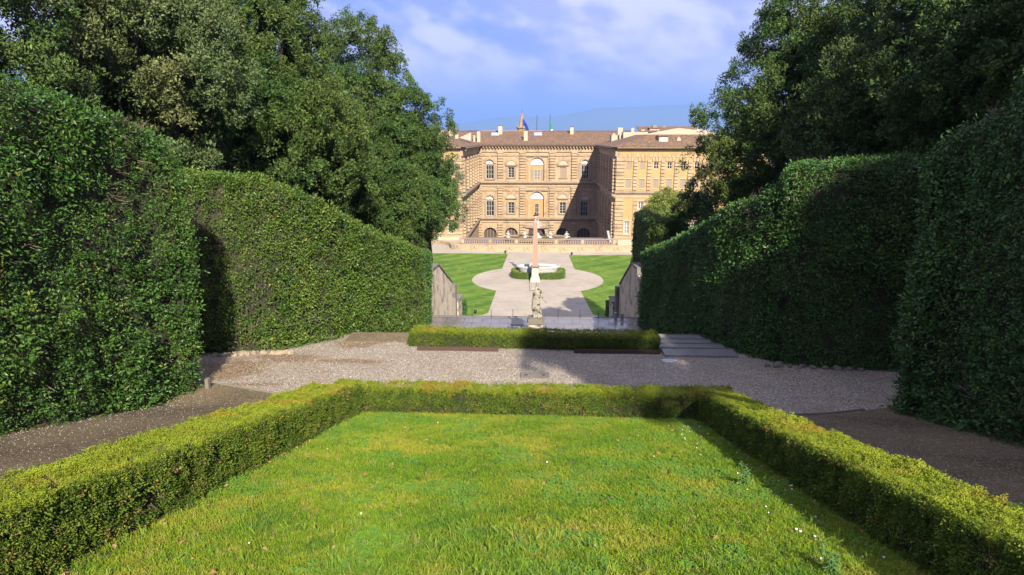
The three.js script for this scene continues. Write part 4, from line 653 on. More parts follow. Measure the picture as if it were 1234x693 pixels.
// wall slab with openings (rect [u0,u1,y0,y1] or arch [u0,u1,y0,spring,'arch'])
function wallSlab(fr, u0, u1, y0, y1, holes, thick, mat, name = 'wall') {
  const s = new THREE.Shape([[u0, y0], [u1, y0], [u1, y1], [u0, y1]].map(q => new THREE.Vector2(...q)));
  for (const h of holes) { const p = new THREE.Path(); p.moveTo(h[0], h[2]); p.lineTo(h[1], h[2]); p.lineTo(h[1], h[3]); if (h[4]) p.absarc((h[0] + h[1]) / 2, h[3], (h[1] - h[0]) / 2, 0, Math.PI, false); else p.lineTo(h[0], h[3]); p.lineTo(h[0], h[2]); s.holes.push(p); }
  const g = new THREE.ExtrudeGeometry(s, { depth: thick, bevelEnabled: false, curveSegments: 12 }).translate(0, EYE, -thick); return part(name, uvBox(fr.put(uvBox(g))), mat, PAL);
}
const rw = rng(801);
function window_(fr, u, w, y0, y1, o = {}) {
  const { cols = 2, rows = 4, inset = -0.45, frame = M.frame, shutters = 0, closed = false, shMat = M.shutter } = o, fg = [], f = 0.13;
  const b = (a, c, p, q, s, t) => fg.push(fr.box(a, c, p, q, s, t));
  b(u - w / 2, u - w / 2 + f, y0, y1, inset, inset + 0.12); b(u + w / 2 - f, u + w / 2, y0, y1, inset, inset + 0.12); b(u - w / 2 + f, u + w / 2 - f, y0, y0 + f, inset, inset + 0.12); b(u - w / 2 + f, u + w / 2 - f, y1 - f, y1, inset, inset + 0.12);
  const iw = w - 2 * f, ih = y1 - y0 - 2 * f, blind = rw() < 0.22;
  for (let i = 1; i < cols; i++) { const c = u - iw / 2 + iw * i / cols; b(c - 0.055, c + 0.055, y0 + f, y1 - f, inset + 0.01, inset + 0.1); }
  for (let j = 1; j < rows; j++) { const c = y0 + f + ih * j / rows; b(u - iw / 2, u + iw / 2, c - 0.04, c + 0.04, inset + 0.015, inset + 0.09); }
  const wm = part('window', merge(fg), frame, PAL);
  for (let i = 0; i < cols; i++) part('pane', fr.box(u - iw / 2 + iw * i / cols, u - iw / 2 + iw * (i + 1) / cols, y0 + f, y1 - f, inset + 0.02, inset + 0.04), blind ? M.blind : M.glass, wm);
  if (shutters) for (const s of [-1, 1]) { const a = closed ? (s < 0 ? u - w / 2 : u + 0.01) : s < 0 ? u - w / 2 - shutters : u + w / 2, c = closed ? (s < 0 ? u - 0.01 : u + w / 2) : a + shutters; part('shutter', fr.box(a, c, y0 + 0.02, y1 - 0.02, closed ? inset + 0.14 : 0.02, closed ? inset + 0.2 : 0.1), shMat, wm); }
  return wm;
}
function lunette(fr, u, w, y, r2 = w / 2) {
  const s = new THREE.Shape(); s.absarc(0, 0, r2, 0, Math.PI, false); const g = new THREE.ExtrudeGeometry(s, { depth: 0.05, bevelEnabled: false, curveSegments: 14 }).translate(u, y + EYE, -0.42);
  const m = part('lunette', uvBox(fr.put(uvBox(g))), M.lunette, PAL); const bars = []; for (const a of [0.25, 0.5, 0.75]) bars.push(uvBox(fr.put(uvBox(new THREE.BoxGeometry(r2 * 0.95, 0.06, 0.05).translate(r2 * 0.5, 0, 0).rotateZ(a * Math.PI).translate(u, y + EYE, -0.34))))); part('glazing_bar', merge(bars), M.frame, m);
}
function voussoirs(fr, u, y, r0, r1, o1, n = 11, key = 'voussoirs|stone') { for (let i = 0; i < n; i++) { const a0 = Math.PI * (i + 0.06) / n, a1 = Math.PI * (i + 0.94) / n, s = new THREE.Shape(), R = i === (n - 1) / 2 ? r1 * 1.12 : r1; s.moveTo(u + r0 * Math.cos(a0), y + r0 * Math.sin(a0)); s.lineTo(u + R * Math.cos(a0), y + R * Math.sin(a0)); s.lineTo(u + R * Math.cos(a1), y + R * Math.sin(a1)); s.lineTo(u + r0 * Math.cos(a1), y + r0 * Math.sin(a1)); put(key, uvBox(fr.put(uvBox(new THREE.ExtrudeGeometry(s, { depth: o1 + (i % 2) * 0.05, bevelEnabled: false }).translate(0, EYE, 0.002))))); } }
// rusticated courses between u0 and u1, leaving the given spans free
function courses(fr, u0, u1, y0, y1, h, o, skip, key, rr, blockLen = 0) {
  const n = Math.max(1, Math.round((y1 - y0) / h)), hh = (y1 - y0) / n;
  for (let j = 0; j < n; j++) {
    const a = y0 + j * hh + 0.11, b = y0 + (j + 1) * hh - 0.11; let spans = [[u0, u1]];
    for (const s of skip) if (b > s[2] && a < s[3]) spans = spans.flatMap(([p, q]) => [[p, Math.min(q, s[0])], [Math.max(p, s[1]), q]].filter(([x, y]) => y - x > 0.12));
    for (const [p, q] of spans) { if (blockLen) { let x = p + (j % 2 ? 0 : -blockLen / 2); while (x < q) { const a0 = Math.max(p, x + 0.05), a1 = Math.min(q, x + blockLen - 0.05); if (a1 - a0 > 0.15) put(key, fr.box(a0, a1, a, b, 0.002, o + 0.06 * rr())); x += blockLen; } } else put(key, fr.box(p, q, a, b, 0.002, o + 0.03 * rr())); }
  }
}
function pilaster(fr, u, w, y0, y1, o, rr, mat = 'stone', h = 0.82) { courses(fr, u - w / 2, u + w / 2, y0, y1, h, o, [], `banded_pilaster|${mat}`, rr); put(`pilaster_core|stoneTrim`, fr.box(u - w * 0.42, u + w * 0.42, y0, y1, 0.003, o * 0.35)); }
function cornice(fr, u0, u1, y, h, o, dent = 0, mat = 'stoneTrim') { put(`cornice|${mat}`, fr.box(u0, u1, y, y + h * 0.4, 0.004, o * 0.55)); put(`cornice|${mat}`, fr.box(u0, u1, y + h * 0.4 + 0.002, y + h, 0.004, o)); if (dent) for (let u = u0 + dent * 0.3; u < u1 - dent * 0.4; u += dent) put(`modillion|stone`, fr.box(u, u + dent * 0.42, y - 0.42, y - 0.004, 0.005, o * 0.8)); }
const rr = rng(800);
{ // courtyard back wall, d = 208
  const fr = frameOn(V(0, 0, -208), V(1, 0, 0), V(0, 0, 1)), bays = [-14.71, -8.1, -0.05, 7.96, 14.69], piers = [-18.1, -11.45, -4.6, 4.5, 11.3, 18.0];
  const holes = [], skipU = [], skipM = [], skipL = [];
  bays.forEach((u, i) => {
    const big = i === 0 || i === 4, mid = i === 2, w = mid ? 3.9 : big ? 2.7 : 1.9;
    if (mid) { holes.push([u - 2.1, u + 2.1, -13.2, -8.45, 1], [u - 2.1, u + 2.1, -24.5, -18.9, 1]); }
    else if (big) { holes.push([u - 1.2, u + 1.2, -12.7, -8.0, 1], [u - 1.2, u + 1.2, -24.2, -19.0, 1]); }
    else { holes.push([u - 0.95, u + 0.95, -12.3, -9.1], [u - 0.95, u + 0.95, -23.4, -19.9]); }
    if (!mid) holes.push([u - 2.0, u + 2.0, -36, -29.9, 1]); else holes.push([u - 2.6, u + 2.6, -36, -29.6, 1]);
    skipU.push([u - (mid ? 3.3 : 2.35), u + (mid ? 3.3 : 2.35), -13.4, mid ? -5.2 : -6.0]); skipM.push([u - (mid ? 3.3 : 2.35), u + (mid ? 3.3 : 2.35), -24.6, mid ? -15.9 : -16.6]); skipL.push([u - 3.0, u + 3.0, -36, -27.0]);
  });
  wallSlab(fr, -19.0, 18.9, -36.4, -2.6, holes, 0.9, M.stone);
  part('inner_wall', fr.box(-19, 18.9, -36.4, -2.6, -2.2, -1.6), M.wood, PAL);
  for (const [a, b, sk] of [[-13.4, -5.0, skipU], [-24.5, -15.6, skipM], [-34, -26.4, skipL]]) courses(fr, -18.9, 18.8, a, b, 0.86, 0.22, sk, 'rusticated_course|stoneB', rr, 2.3);
  for (const u of piers) { pilaster(fr, u, 1.5, -13.3, -4.9, 0.72, rr); pilaster(fr, u, 1.5, -24.5, -15.5, 0.72, rr); pilaster(fr, u, 1.6, -36, -26.2, 0.72, rr); for (const y of [-4.9, -15.5]) put('capital|stone', fr.box(u - 0.95, u + 0.95, y + 0.003, y + 0.38, 0.004, 0.62)); }
  bays.forEach((u, i) => {
    const big = i === 0 || i === 4, mid = i === 2;
    for (const [y0, ys, lvl] of [[-13.2, -8.45, 0], [-24.5, -18.9, 1]]) {
      if (mid) {
        lunette(fr, u, 4.2, ys, 2.05); part('recess_panel', fr.box(u - 2.1, u + 2.1, y0, ys - 0.02, -0.75, -0.55), M.plasterOrange, PAL);
        window_(fr, u, lvl ? 1.3 : 2.0, y0 + 0.1, ys - 1.3, { cols: 2, rows: 3, inset: -0.54, shutters: 0 });
        if (!lvl) for (const s of [-1, 1]) part('shutter', fr.box(u + s * 1.5 - 0.42, u + s * 1.5 + 0.42, y0 + 0.15, ys - 1.3, -0.5, -0.42), M.shutter, PAL);
        for (const s of [-1, 1]) { put('door_column|stone', fr.box(u + s * 2.5 - 0.32, u + s * 2.5 + 0.32, y0, ys + 0.2, 0.003, 0.42)); put('door_column|plasterOrange', fr.box(u + s * 3.1 - 0.2, u + s * 3.1 + 0.2, y0, ys + 0.2, 0.003, 0.22)); }
        put('door_entablature|stoneTrim', fr.box(u - 3.4, u + 3.4, ys + 2.6, ys + 2.95, 0.003, 0.5)); voussoirs(fr, u, ys + 0.21, 2.12, 2.5, 0.25, 13);
      } else if (big) {
        const s2 = lvl ? -19.0 : -8.0, b2 = lvl ? -24.2 : -12.7; lunette(fr, u, 2.4, s2, 1.16); window_(fr, u, 2.4, b2 + 0.02, s2 - 0.5, { cols: 3, rows: 3, shutters: lvl ? 0.75 : 0.95, shMat: lvl && i === 0 ? M.shutterGrey : M.shutter }); part('transom', fr.box(u - 1.2, u + 1.2, s2 - 0.5, s2 - 0.02, -0.5, -0.2), M.stoneTrim, PAL);
        voussoirs(fr, u, s2, 1.25, 2.05, 0.28); put('sill|stoneTrim', fr.box(u - 1.7, u + 1.7, b2 - 0.3, b2 - 0.003, 0.003, 0.35));
      } else {
        const b2 = lvl ? -23.4 : -12.3, t2 = lvl ? -19.9 : -9.1, s2 = lvl ? -18.6 : -8.35; const shut = !lvl && i === 3; window_(fr, u, 1.88, b2 + 0.01, t2 - 0.01, { cols: 2, rows: 4, shutters: shut ? 1 : 0.62, closed: shut });
        voussoirs(fr, u, s2, 1.35, 2.05, 0.28); const sh = new THREE.Shape(); sh.absarc(0, 0, 1.3, 0, Math.PI, false); part('tympanum', uvBox(fr.put(uvBox(new THREE.ExtrudeGeometry(sh, { depth: 0.12, bevelEnabled: false }).translate(u, s2 + EYE, 0.003)))), M.cream, PAL);
        put('window_hood|stoneTrim', fr.box(u - 1.75, u + 1.75, s2 - 0.32, s2 - 0.01, 0.003, 0.42)); put('sill|stoneTrim', fr.box(u - 1.4, u + 1.4, b2 - 0.28, b2 - 0.003, 0.003, 0.3));
        for (const s of [-1, 1]) put('window_jamb|stone', fr.box(u + s * 1.2 - 0.24, u + s * 1.2 + 0.24, b2, t2 + 0.35, 0.003, 0.018));
      }
    }
    voussoirs(fr, u, -29.9 + (mid ? 0.3 : 0), mid ? 2.65 : 2.05, mid ? 3.3 : 2.9, 0.25, 13); if (!mid) { const dg = part('arch_door', fr.box(u - 2, u + 2, -36, -27.8, -0.86, -0.7), M.wood, PAL); for (const k of [-0.9, 0, 0.9]) part('mullion', fr.box(u + k * 1.1 - 0.06, u + k * 1.1 + 0.06, -36, -27.9, -0.69, -0.6), M.shutterGrey, dg); }
  });
  cornice(fr, -18.95, 18.85, -14.3, 0.8, 1.0); put('balustrade_course|stone', fr.box(-18.9, 18.8, -13.49, -13.25, 0.004, 0.75)); cornice(fr, -18.95, 18.85, -25.5, 0.8, 1.0); put('balustrade_course|stone', fr.box(-18.9, 18.8, -24.69, -24.45, 0.004, 0.75)); put('frieze|stone', fr.box(-18.9, 18.8, -15.05, -14.303, 0.003, 0.3)); put('frieze|stone', fr.box(-18.9, 18.8, -26.2, -25.503, 0.003, 0.3)); put('frieze|stone', fr.box(-18.9, 18.8, -4.5, -3.32, 0.003, 0.35)); cornice(fr, -18.95, 18.85, -2.9, 0.5, 1.5, 0.95);
  flush(PAL);
}
const sideWin = [];
for (const sg of [-1, 1]) { // wings: courtyard side and garden front, d = 163
  const xin = sg < 0 ? -18.4 : 19.0, xo = xin + sg * 36;
  const fs = frameOn(V(xin, 0, 0), V(0, 0, 1), V(-sg, 0, 0));           // u = z
  const L = [-207.0, -163.0], h2 = []; const ws = [-200, -192.5, -185, -177.5, -170]; for (const u of ws) h2.push([u - 1, u + 1, -12.6, -8.2, 1], [u - 1, u + 1, -24.0, -19.2, 1]);
  wallSlab(fs, -207.05, -163.795, -36.4, -2.7, h2, 0.8, M.stone); part('inner_wall', fs.box(-207, -164.2, -36.4, -2.7, -2.2, -1.7), M.wood, PAL);
  const sk1 = ws.map(u => [u - 1.9, u + 1.9, -13.4, -6.4]), sk2 = ws.map(u => [u - 1.9, u + 1.9, -24.4, -17]);
  courses(fs, -207, -163.2, -13.3, -5, 0.86, 0.16, sk1, 'rusticated_block|stoneB', rr, 1.7); courses(fs, -207, -163.2, -24.4, -15.4, 0.86, 0.18, sk2, 'rusticated_block|stoneB', rr, 1.7); courses(fs, -207, -163.2, -36, -26.3, 0.9, 0.18, [], 'rusticated_block|stoneB', rr, 1.7);
  for (const u of ws) { for (const [b, s] of [[-12.6, -8.2], [-24, -19.2]]) { window_(fs, u, 2.0, b + 0.02, s - 0.4, { cols: 2, rows: 3, shutters: 0.7 }); lunette(fs, u, 2, s, 0.97); voussoirs(fs, u, s, 1.05, 1.85, 0.3, 9); } }
  for (let k = 0; k < 6; k++) { const u = -204.2 + k * 7.5; pilaster(fs, u + (k === 5 ? 2 : 0), 1.4, -13.3, -4.9, 0.72, rr); pilaster(fs, u + (k === 5 ? 2 : 0), 1.4, -24.4, -15.5, 0.72, rr); }
  cornice(fs, -207, -162.1, -14.3, 0.8, 1.0); cornice(fs, -207, -162.1, -25.5, 0.8, 0.9); put('frieze|stone', fs.box(-207, -162.8, -4.5, -3.32, 0.003, 0.35)); cornice(fs, -207, -163.02, -2.9, 0.5, 1.4, 0.95);
  flush(PAL);
  // garden front; u measured from the courtyard corner outwards
  const ff = frameOn(V(xin, 0, -163), V(sg, 0, 0), V(0, 0, 1)), up = [2.95, 6.2, 9.5, 12.7, 15.95, 19.2, 22.5], pl = [4.55, 7.85, 11.1, 14.35, 17.6, 20.85, 24.1], hf = [];
  for (const u of up) hf.push([u - 0.62, u + 0.62, -7.55, -5.8], [u - 0.62, u + 0.62, -12.05, -9.95]);
  const low = [[2.95, -23.2, -20.3, 1.2], [6.2, -17.0, -15.4, 1.3], [6.2, -23.2, -20.3, 1.2], [12.7, -17, -15.4, 1.3], [12.7, -23.2, -20.3, 1.2], [19.2, -23.2, -20.3, 1.2]]; for (const [u, a, b, w] of low) hf.push([u - w / 2, u + w / 2, a, b]);
  wallSlab(ff, 0.8, 36, -36.4, -2.4, hf, 0.8, M.plaster); part('inner_wall', ff.box(0.9, 35.9, -36, -2.4, -2, -1.6), M.wood, PAL);
  part('flank_wall', ff.box(35.2, 36, -36.4, -2.4, -44, -0.81), M.plaster, PAL);
  put('corner_pier|stone', ff.box(0.0, 0.79, -36.4, -2.4, -0.79, 0.0)); courses(ff, 0.0, 2.0, -24.6, -14.4, 0.9, 0.22, [], 'quoin|stone', rr); courses(ff, 0.0, 2.0, -12.6, -4.9, 0.9, 0.22, [], 'quoin|stone', rr);
  for (const u of pl) { pilaster(ff, u, 0.95, -12.6, -5.3, 0.32, rr, 'stone', 0.78); }
  for (const u of [5.2, 10.3, 15.4, 20.5]) courses(ff, u - 0.9, u + 0.9, -24.6, -14.5, 0.9, 0.16, low.map(q => [q[0] - q[3] / 2 - 0.15, q[0] + q[3] / 2 + 0.15, q[1] - 0.15, q[2] + 0.15]), 'quoin|stoneB', rr);
  for (const u of up) { window_(ff, u, 1.24, -7.54, -5.81, { cols: 2, rows: 2, inset: -0.3, shutters: u < 8 ? 1 : 0, closed: u < 8 }); window_(ff, u, 1.24, -12.04, -9.96, { cols: 2, rows: 3, inset: -0.3, shutters: 1, closed: true, shMat: M.shutterGrey }); put('window_surround|cream', ff.box(u - 0.85, u + 0.85, -9.94, -9.7, 0.003, 0.1)); put('window_surround|cream', ff.box(u - 0.85, u + 0.85, -12.3, -12.06, 0.003, 0.12)); for (let k = -1; k <= 1; k++) put('bracket|stone', ff.box(u + k * 0.75 - 0.22, u + k * 0.75 + 0.22, -5.7, -4.75, 0.003, 0.2)); }
  for (const [u, a, b, w] of low) { window_(ff, u, w, a + 0.01, b - 0.01, { cols: 2, rows: 3, inset: -0.3, frame: M.lunette }); for (const s of [-1, 1]) put('window_surround|cream', ff.box(u + s * (w / 2 + 0.12) - 0.11, u + s * (w / 2 + 0.12) + 0.11, a - 0.1, b + 0.25, 0.003, 0.17)); put('window_surround|cream', ff.box(u - w / 2 - 0.4, u + w / 2 + 0.4, b + 0.253, b + 0.5, 0.003, 0.22)); put('window_surround|cream', ff.box(u - w / 2 - 0.35, u + w / 2 + 0.35, a - 0.4, a - 0.103, 0.003, 0.24)); }
  for (let u = 0.4; u < 35.5; u += 1.05) put('frieze_block|stone', ff.box(u, u + 0.75, -4.72, -4.05, 0.003, 0.13));
  cornice(ff, -0.3, 36, -13.6, 0.8, 0.7); put('frieze|stone', ff.box(0, 36, -14.4, -13.603, 0.003, 0.16)); put('frieze|stone', ff.box(0, 36, -3.1, -2.95, 0.003, 0.16)); put('base_course|cream', ff.box(0, 36, -25, -24.2, 0.004, 0.3)); cornice(ff, -0.02, 36.3, -2.77, 0.38, 1.3);
  flush(PAL);
  // roof of the wing: hipped, low
  const x1 = xin - sg * 1.3, x2 = xo + sg * 0.6, ym = 0.6, rx = xin + sg * 9, rz = 171;
  const tri = (a, b, c) => [a, b, c]; const A = P(x1, -2.3, 161.6), B = P(x2, -2.3, 161.6), Cc = P(x1, -2.3, 212), D = P(x2, -2.3, 212), E1 = P(rx, ym, rz), E2 = P(x2, ym, rz), G1 = P(rx, ym, 212), G2 = P(x2, ym, 212);
  const rp = [...tri(A, B, E2), ...tri(A, E2, E1), ...tri(A, E1, G1), ...tri(A, G1, Cc), ...tri(E1, E2, G2), ...tri(E1, G2, G1), ...tri(B, D, G2), ...tri(B, G2, E2)]; const rg = new THREE.BufferGeometry().setFromPoints(rp); rg.computeVertexNormals();
  const roof = part('roof', uvBox(rg), M.tiles, PAL);
  part('eave', bx(Math.min(x1, x2), Math.max(x1, x2), -2.349 + EYE, -2.305 + EYE, -161.6, -164), M.wood, roof); part('eave', bx(Math.min(x1, xin), Math.max(x1, xin), -2.349 + EYE, -2.305 + EYE, -164.01, -206), M.wood, roof);
  // attic walls, dormers and chimneys on the wings
  const ch = (x, d, y0, y1, w, mat = M.cream) => { const c = part('chimney', cham(x - w / 2, x + w / 2, y0 + EYE, y1 + EYE, -d - w / 2, -d + w / 2, 0.05), mat, roof); };
  if (sg > 0) {
    const at = (x0, x1, y0, y1, d, m = M.cream) => part('attic_wall', bx(x0, x1, y0 + EYE, y1 + EYE, -d, -d - 5), m, PAL);
    at(24.5, 31.5, -0.5, 1.35, 196); at(21.5, 25, -1.5, 0.55, 199); at(33, 44, -0.5, 1.55, 190); at(39.5, 50, 0.2, 2.05, 200, M.cream);
    const gab = new THREE.Shape([[26.5, 0.2], [50, 0.2], [50, 1.0], [38.5, 2.35]].map(q => new THREE.Vector2(q[0], q[1]))); part('attic_wall', uvBox(new THREE.ExtrudeGeometry(gab, { depth: 4, bevelEnabled: false }).translate(0, EYE, -191)), M.cream, PAL);
    part('attic_roof', uvBox(new THREE.BoxGeometry(17, 0.25, 7).rotateX(0.22).translate(38, 2.2 + EYE, -202)), M.tiles, PAL);
    const dm = part('dormer', bx(29.3, 31.5, -1.5 + EYE, 0.15 + EYE, -165.5, -169), M.cream, roof); part('dormer_window', bx(29.7, 31.1, -1.35 + EYE, -0.15 + EYE, -165.45, -165.499), M.skylight, roof); part('dormer_roof', bx(29.1, 31.7, 0.153 + EYE, 0.33 + EYE, -165.2, -169.1), M.tiles, roof);
    const vent = new THREE.Shape([[-0.45, 0], [0.45, 0], [0.45, 1.1], [0, 1.7], [-0.45, 1.1]].map(q => new THREE.Vector2(...q))); part('roof_vent', uvBox(new THREE.ExtrudeGeometry(vent, { depth: 0.9, bevelEnabled: false }).translate(34.2, -1.6 + EYE, -167)), M.pinkish, roof);
    for (const [x, d, y0, y1, w] of [[24.6, 205, -0.5, 2.7, 1.5], [28.3, 205, 0, 2.6, 0.9], [30.6, 200, 0, 2.1, 1.0], [37.6, 205, 1, 3.0, 1.0], [41.6, 206, 1, 2.95, 0.9], [42.9, 206, 1, 2.95, 0.9], [45.6, 206, 1, 2.7, 1.1], [22.2, 199.5, -1, 1.0, 0.7], [23.9, 198, -1, 1.3, 0.6], [48, 206, 1, 2.9, 1.0]]) ch(x, d, y0, y1, w, w > 0.95 ? M.cream : M.pinkish);
    const ph = part('penthouse', bx(32.6, 35.4, 0 + EYE, 2.4 + EYE, -199.9, -203), M.pinkish, roof); for (const s of [-0.6, 0.6]) part('penthouse_window', bx(34 + s - 0.32, 34 + s + 0.32, 1.0 + EYE, 1.9 + EYE, -199.85, -199.899), M.glass, roof); part('penthouse_roof', bx(32.4, 35.6, 2.403 + EYE, 2.6 + EYE, -199.6, -203.3), M.tiles, roof); ch(34.2, 201.5, 2.4, 3.3, 1.1, M.stoneTrim);
  } else {
    const gab = new THREE.Shape([[-22.3, -0.2], [-19.0, -1.1], [-19.0, 1.2]].map(q => new THREE.Vector2(q[0], q[1]))); part('attic_wall', uvBox(new THREE.ExtrudeGeometry(gab, { depth: 3, bevelEnabled: false }).translate(0, EYE, -196)), M.pinkish, PAL);
    for (const [x, d, y0, y1, w] of [[-26.3, 207, 0, 2.7, 1.4], [-23.2, 195, -0.5, 0.7, 0.9], [-29.2, 206, 0, 2.1, 1.6]]) ch(x, d, y0, y1, w, M.cream);
  }
}
{ // main roof with ridge, chimneys, skylights and flags
  const e = -2.35, ym = 1.75; const pts = [P(-32, e, 206.4), P(31, e, 206.4), P(31, ym, 222), P(-32, e, 206.4), P(31, ym, 222), P(-32, ym, 222), P(-32, ym, 222), P(31, ym, 222), P(31, e, 238), P(-32, ym, 222), P(31, e, 238), P(-32, e, 238)];
  const g = new THREE.BufferGeometry().setFromPoints(pts); g.computeVertexNormals(); const roof = part('roof', uvBox(g), M.tiles, PAL);
  part('ridge_cap', new THREE.CylinderGeometry(0.22, 0.22, 63, 8).rotateZ(Math.PI / 2).translate(-0.5, ym + 0.05 + EYE, -222), M.tiles, roof);
  part('gutter', bx(-19, 18.9, e - 0.12 + EYE, e + 0.04 + EYE, -206.3, -206.42), M.wood, roof);
  part('back_wall', bx(-54, 54, -36.4 + EYE, -2.5 + EYE, -230, -236), M.plaster, PAL);
  const yR = d => e + (ym - e) * (d - 206.4) / 15.6;
  for (const [x, d, y1, w, m] of [[-18.2, 210, 1.75, 1.0, M.cream], [-19.6, 210, 0.5, 0.6, M.cream], [-12.0, 219, 3.5, 1.3, M.cream], [-3.7, 211.5, 1.9, 1.2, M.cream], [10.9, 219, 3.1, 1.1, M.cream]]) { const c = part('chimney', cham(x - w / 2, x + w / 2, yR(d) - 0.5 + EYE, y1 + EYE, -d - w / 2, -d + w / 2, 0.05), m, roof); part('chimney_cap', cham(x - w * 0.62, x + w * 0.62, y1 + 0.003 + EYE, y1 + 0.16 + EYE, -d - w * 0.62, -d + w * 0.62, 0.04), M.tiles, roof); }
  for (const x of [-13.6, 0.1]) { const d = 218.5; part('skylight', uvBox(new THREE.BoxGeometry(2.5, 0.12, 3.4).rotateX(Math.atan(4.1 / 15.6)).translate(x, yR(d) + 0.1 + EYE, -d)), M.skylight, roof); }
}
for (const [i, [x, y1, label]] of [[-4.9, 6.0, 'dark blue flag hanging from its pole beside the spire'], [-0.3, 7.1, 'bare dark flagpole on the palace ridge'], [3.95, 7.1, 'flagpole with a furled green and white flag']].entries()) {
  const b = P(x, 1.6, 222.3), g = group('flagpole', b, label, 'flag', 'flagpoles on the palace roof'); part('pole', new THREE.CylinderGeometry(0.06, 0.09, y1 - 1.6, 8).translate(b.x, b.y + (y1 - 1.6) / 2, b.z), M.iron, g);
  const flag = (pts, mat, name) => { const s = new THREE.Shape(pts.map(q => new THREE.Vector2(...q))); const q = new THREE.ExtrudeGeometry(s, { depth: 0.06, bevelEnabled: false }); const p = q.attributes.position; for (let k = 0; k < p.count; k++) p.setZ(k, p.getZ(k) + 0.25 * Math.sin(p.getX(k) * 4 + p.getY(k))); q.computeVertexNormals(); q.translate(b.x, b.y, b.z); part(name, q, mat, g); };
  if (i === 0) flag([[0.05, 4.3], [0.9, 3.2], [1.7, 1.6], [2.1, 0.4], [1.2, 0.3], [0.7, 1.6], [0.05, 2.2]], std({ color: rgb(0.01, 0.035, 0.30), roughness: 0.8 }), 'flag');
  if (i === 2) { flag([[0.08, 3.2], [0.6, 2.2], [0.95, 0.9], [0.2, 0.8]], std({ color: rgb(0.0, 0.22, 0.07), roughness: 0.8 }), 'flag'); flag([[0.35, 0.78], [0.9, 0.86], [0.8, 0.0], [0.45, 0.0]], std({ color: rgb(0.75, 0.75, 0.75), roughness: 0.8 }), 'flag_white_stripe'); }
}
{ // bell tower beyond the roof
  const b = P(-9.75, -36, 420), g = group('bell_tower', b, 'brick bell tower with a pointed octagonal spire behind the palace roof', 'tower'); const oct = (r0, r1, y0, y1) => { const q = uvBox(new THREE.CylinderGeometry(r1, r0, y1 - y0, 8).translate(b.x, (y0 + y1) / 2 + EYE, b.z)); q.computeVertexNormals(); return q; };
  const mat = std({ map: stainTex([0.34, 0.235, 0.13], [0.16, 0.1, 0.06], 79, 4, 0.7), roughness: 0.95 });
  part('shaft', oct(2.7, 2.7, -36, 4.6), mat, g); part('gallery', oct(2.7, 3.5, 4.6, 5.3), mat, g); part('gallery_parapet', oct(3.5, 3.5, 5.3, 6.1), mat, g); part('spire', oct(2.1, 0.2, 6.1, 14.6), mat, g); for (let k = 0; k < 8; k++) { const a = k / 8 * 6.2832 + 0.39; part('pinnacle', new THREE.ConeGeometry(0.42, 1.9, 6).translate(b.x + 2.9 * Math.cos(a), 6.95 + EYE, b.z + 2.9 * Math.sin(a)), mat, g); } part('finial', merge([new THREE.CylinderGeometry(0.07, 0.09, 1.7, 6).translate(b.x, 15.4 + EYE, b.z), new THREE.SphereGeometry(0.28, 8, 6).translate(b.x, 14.8 + EYE, b.z), new THREE.BoxGeometry(0.6, 0.12, 0.1).translate(b.x, 15.9 + EYE, b.z)]), M.iron, g);
}
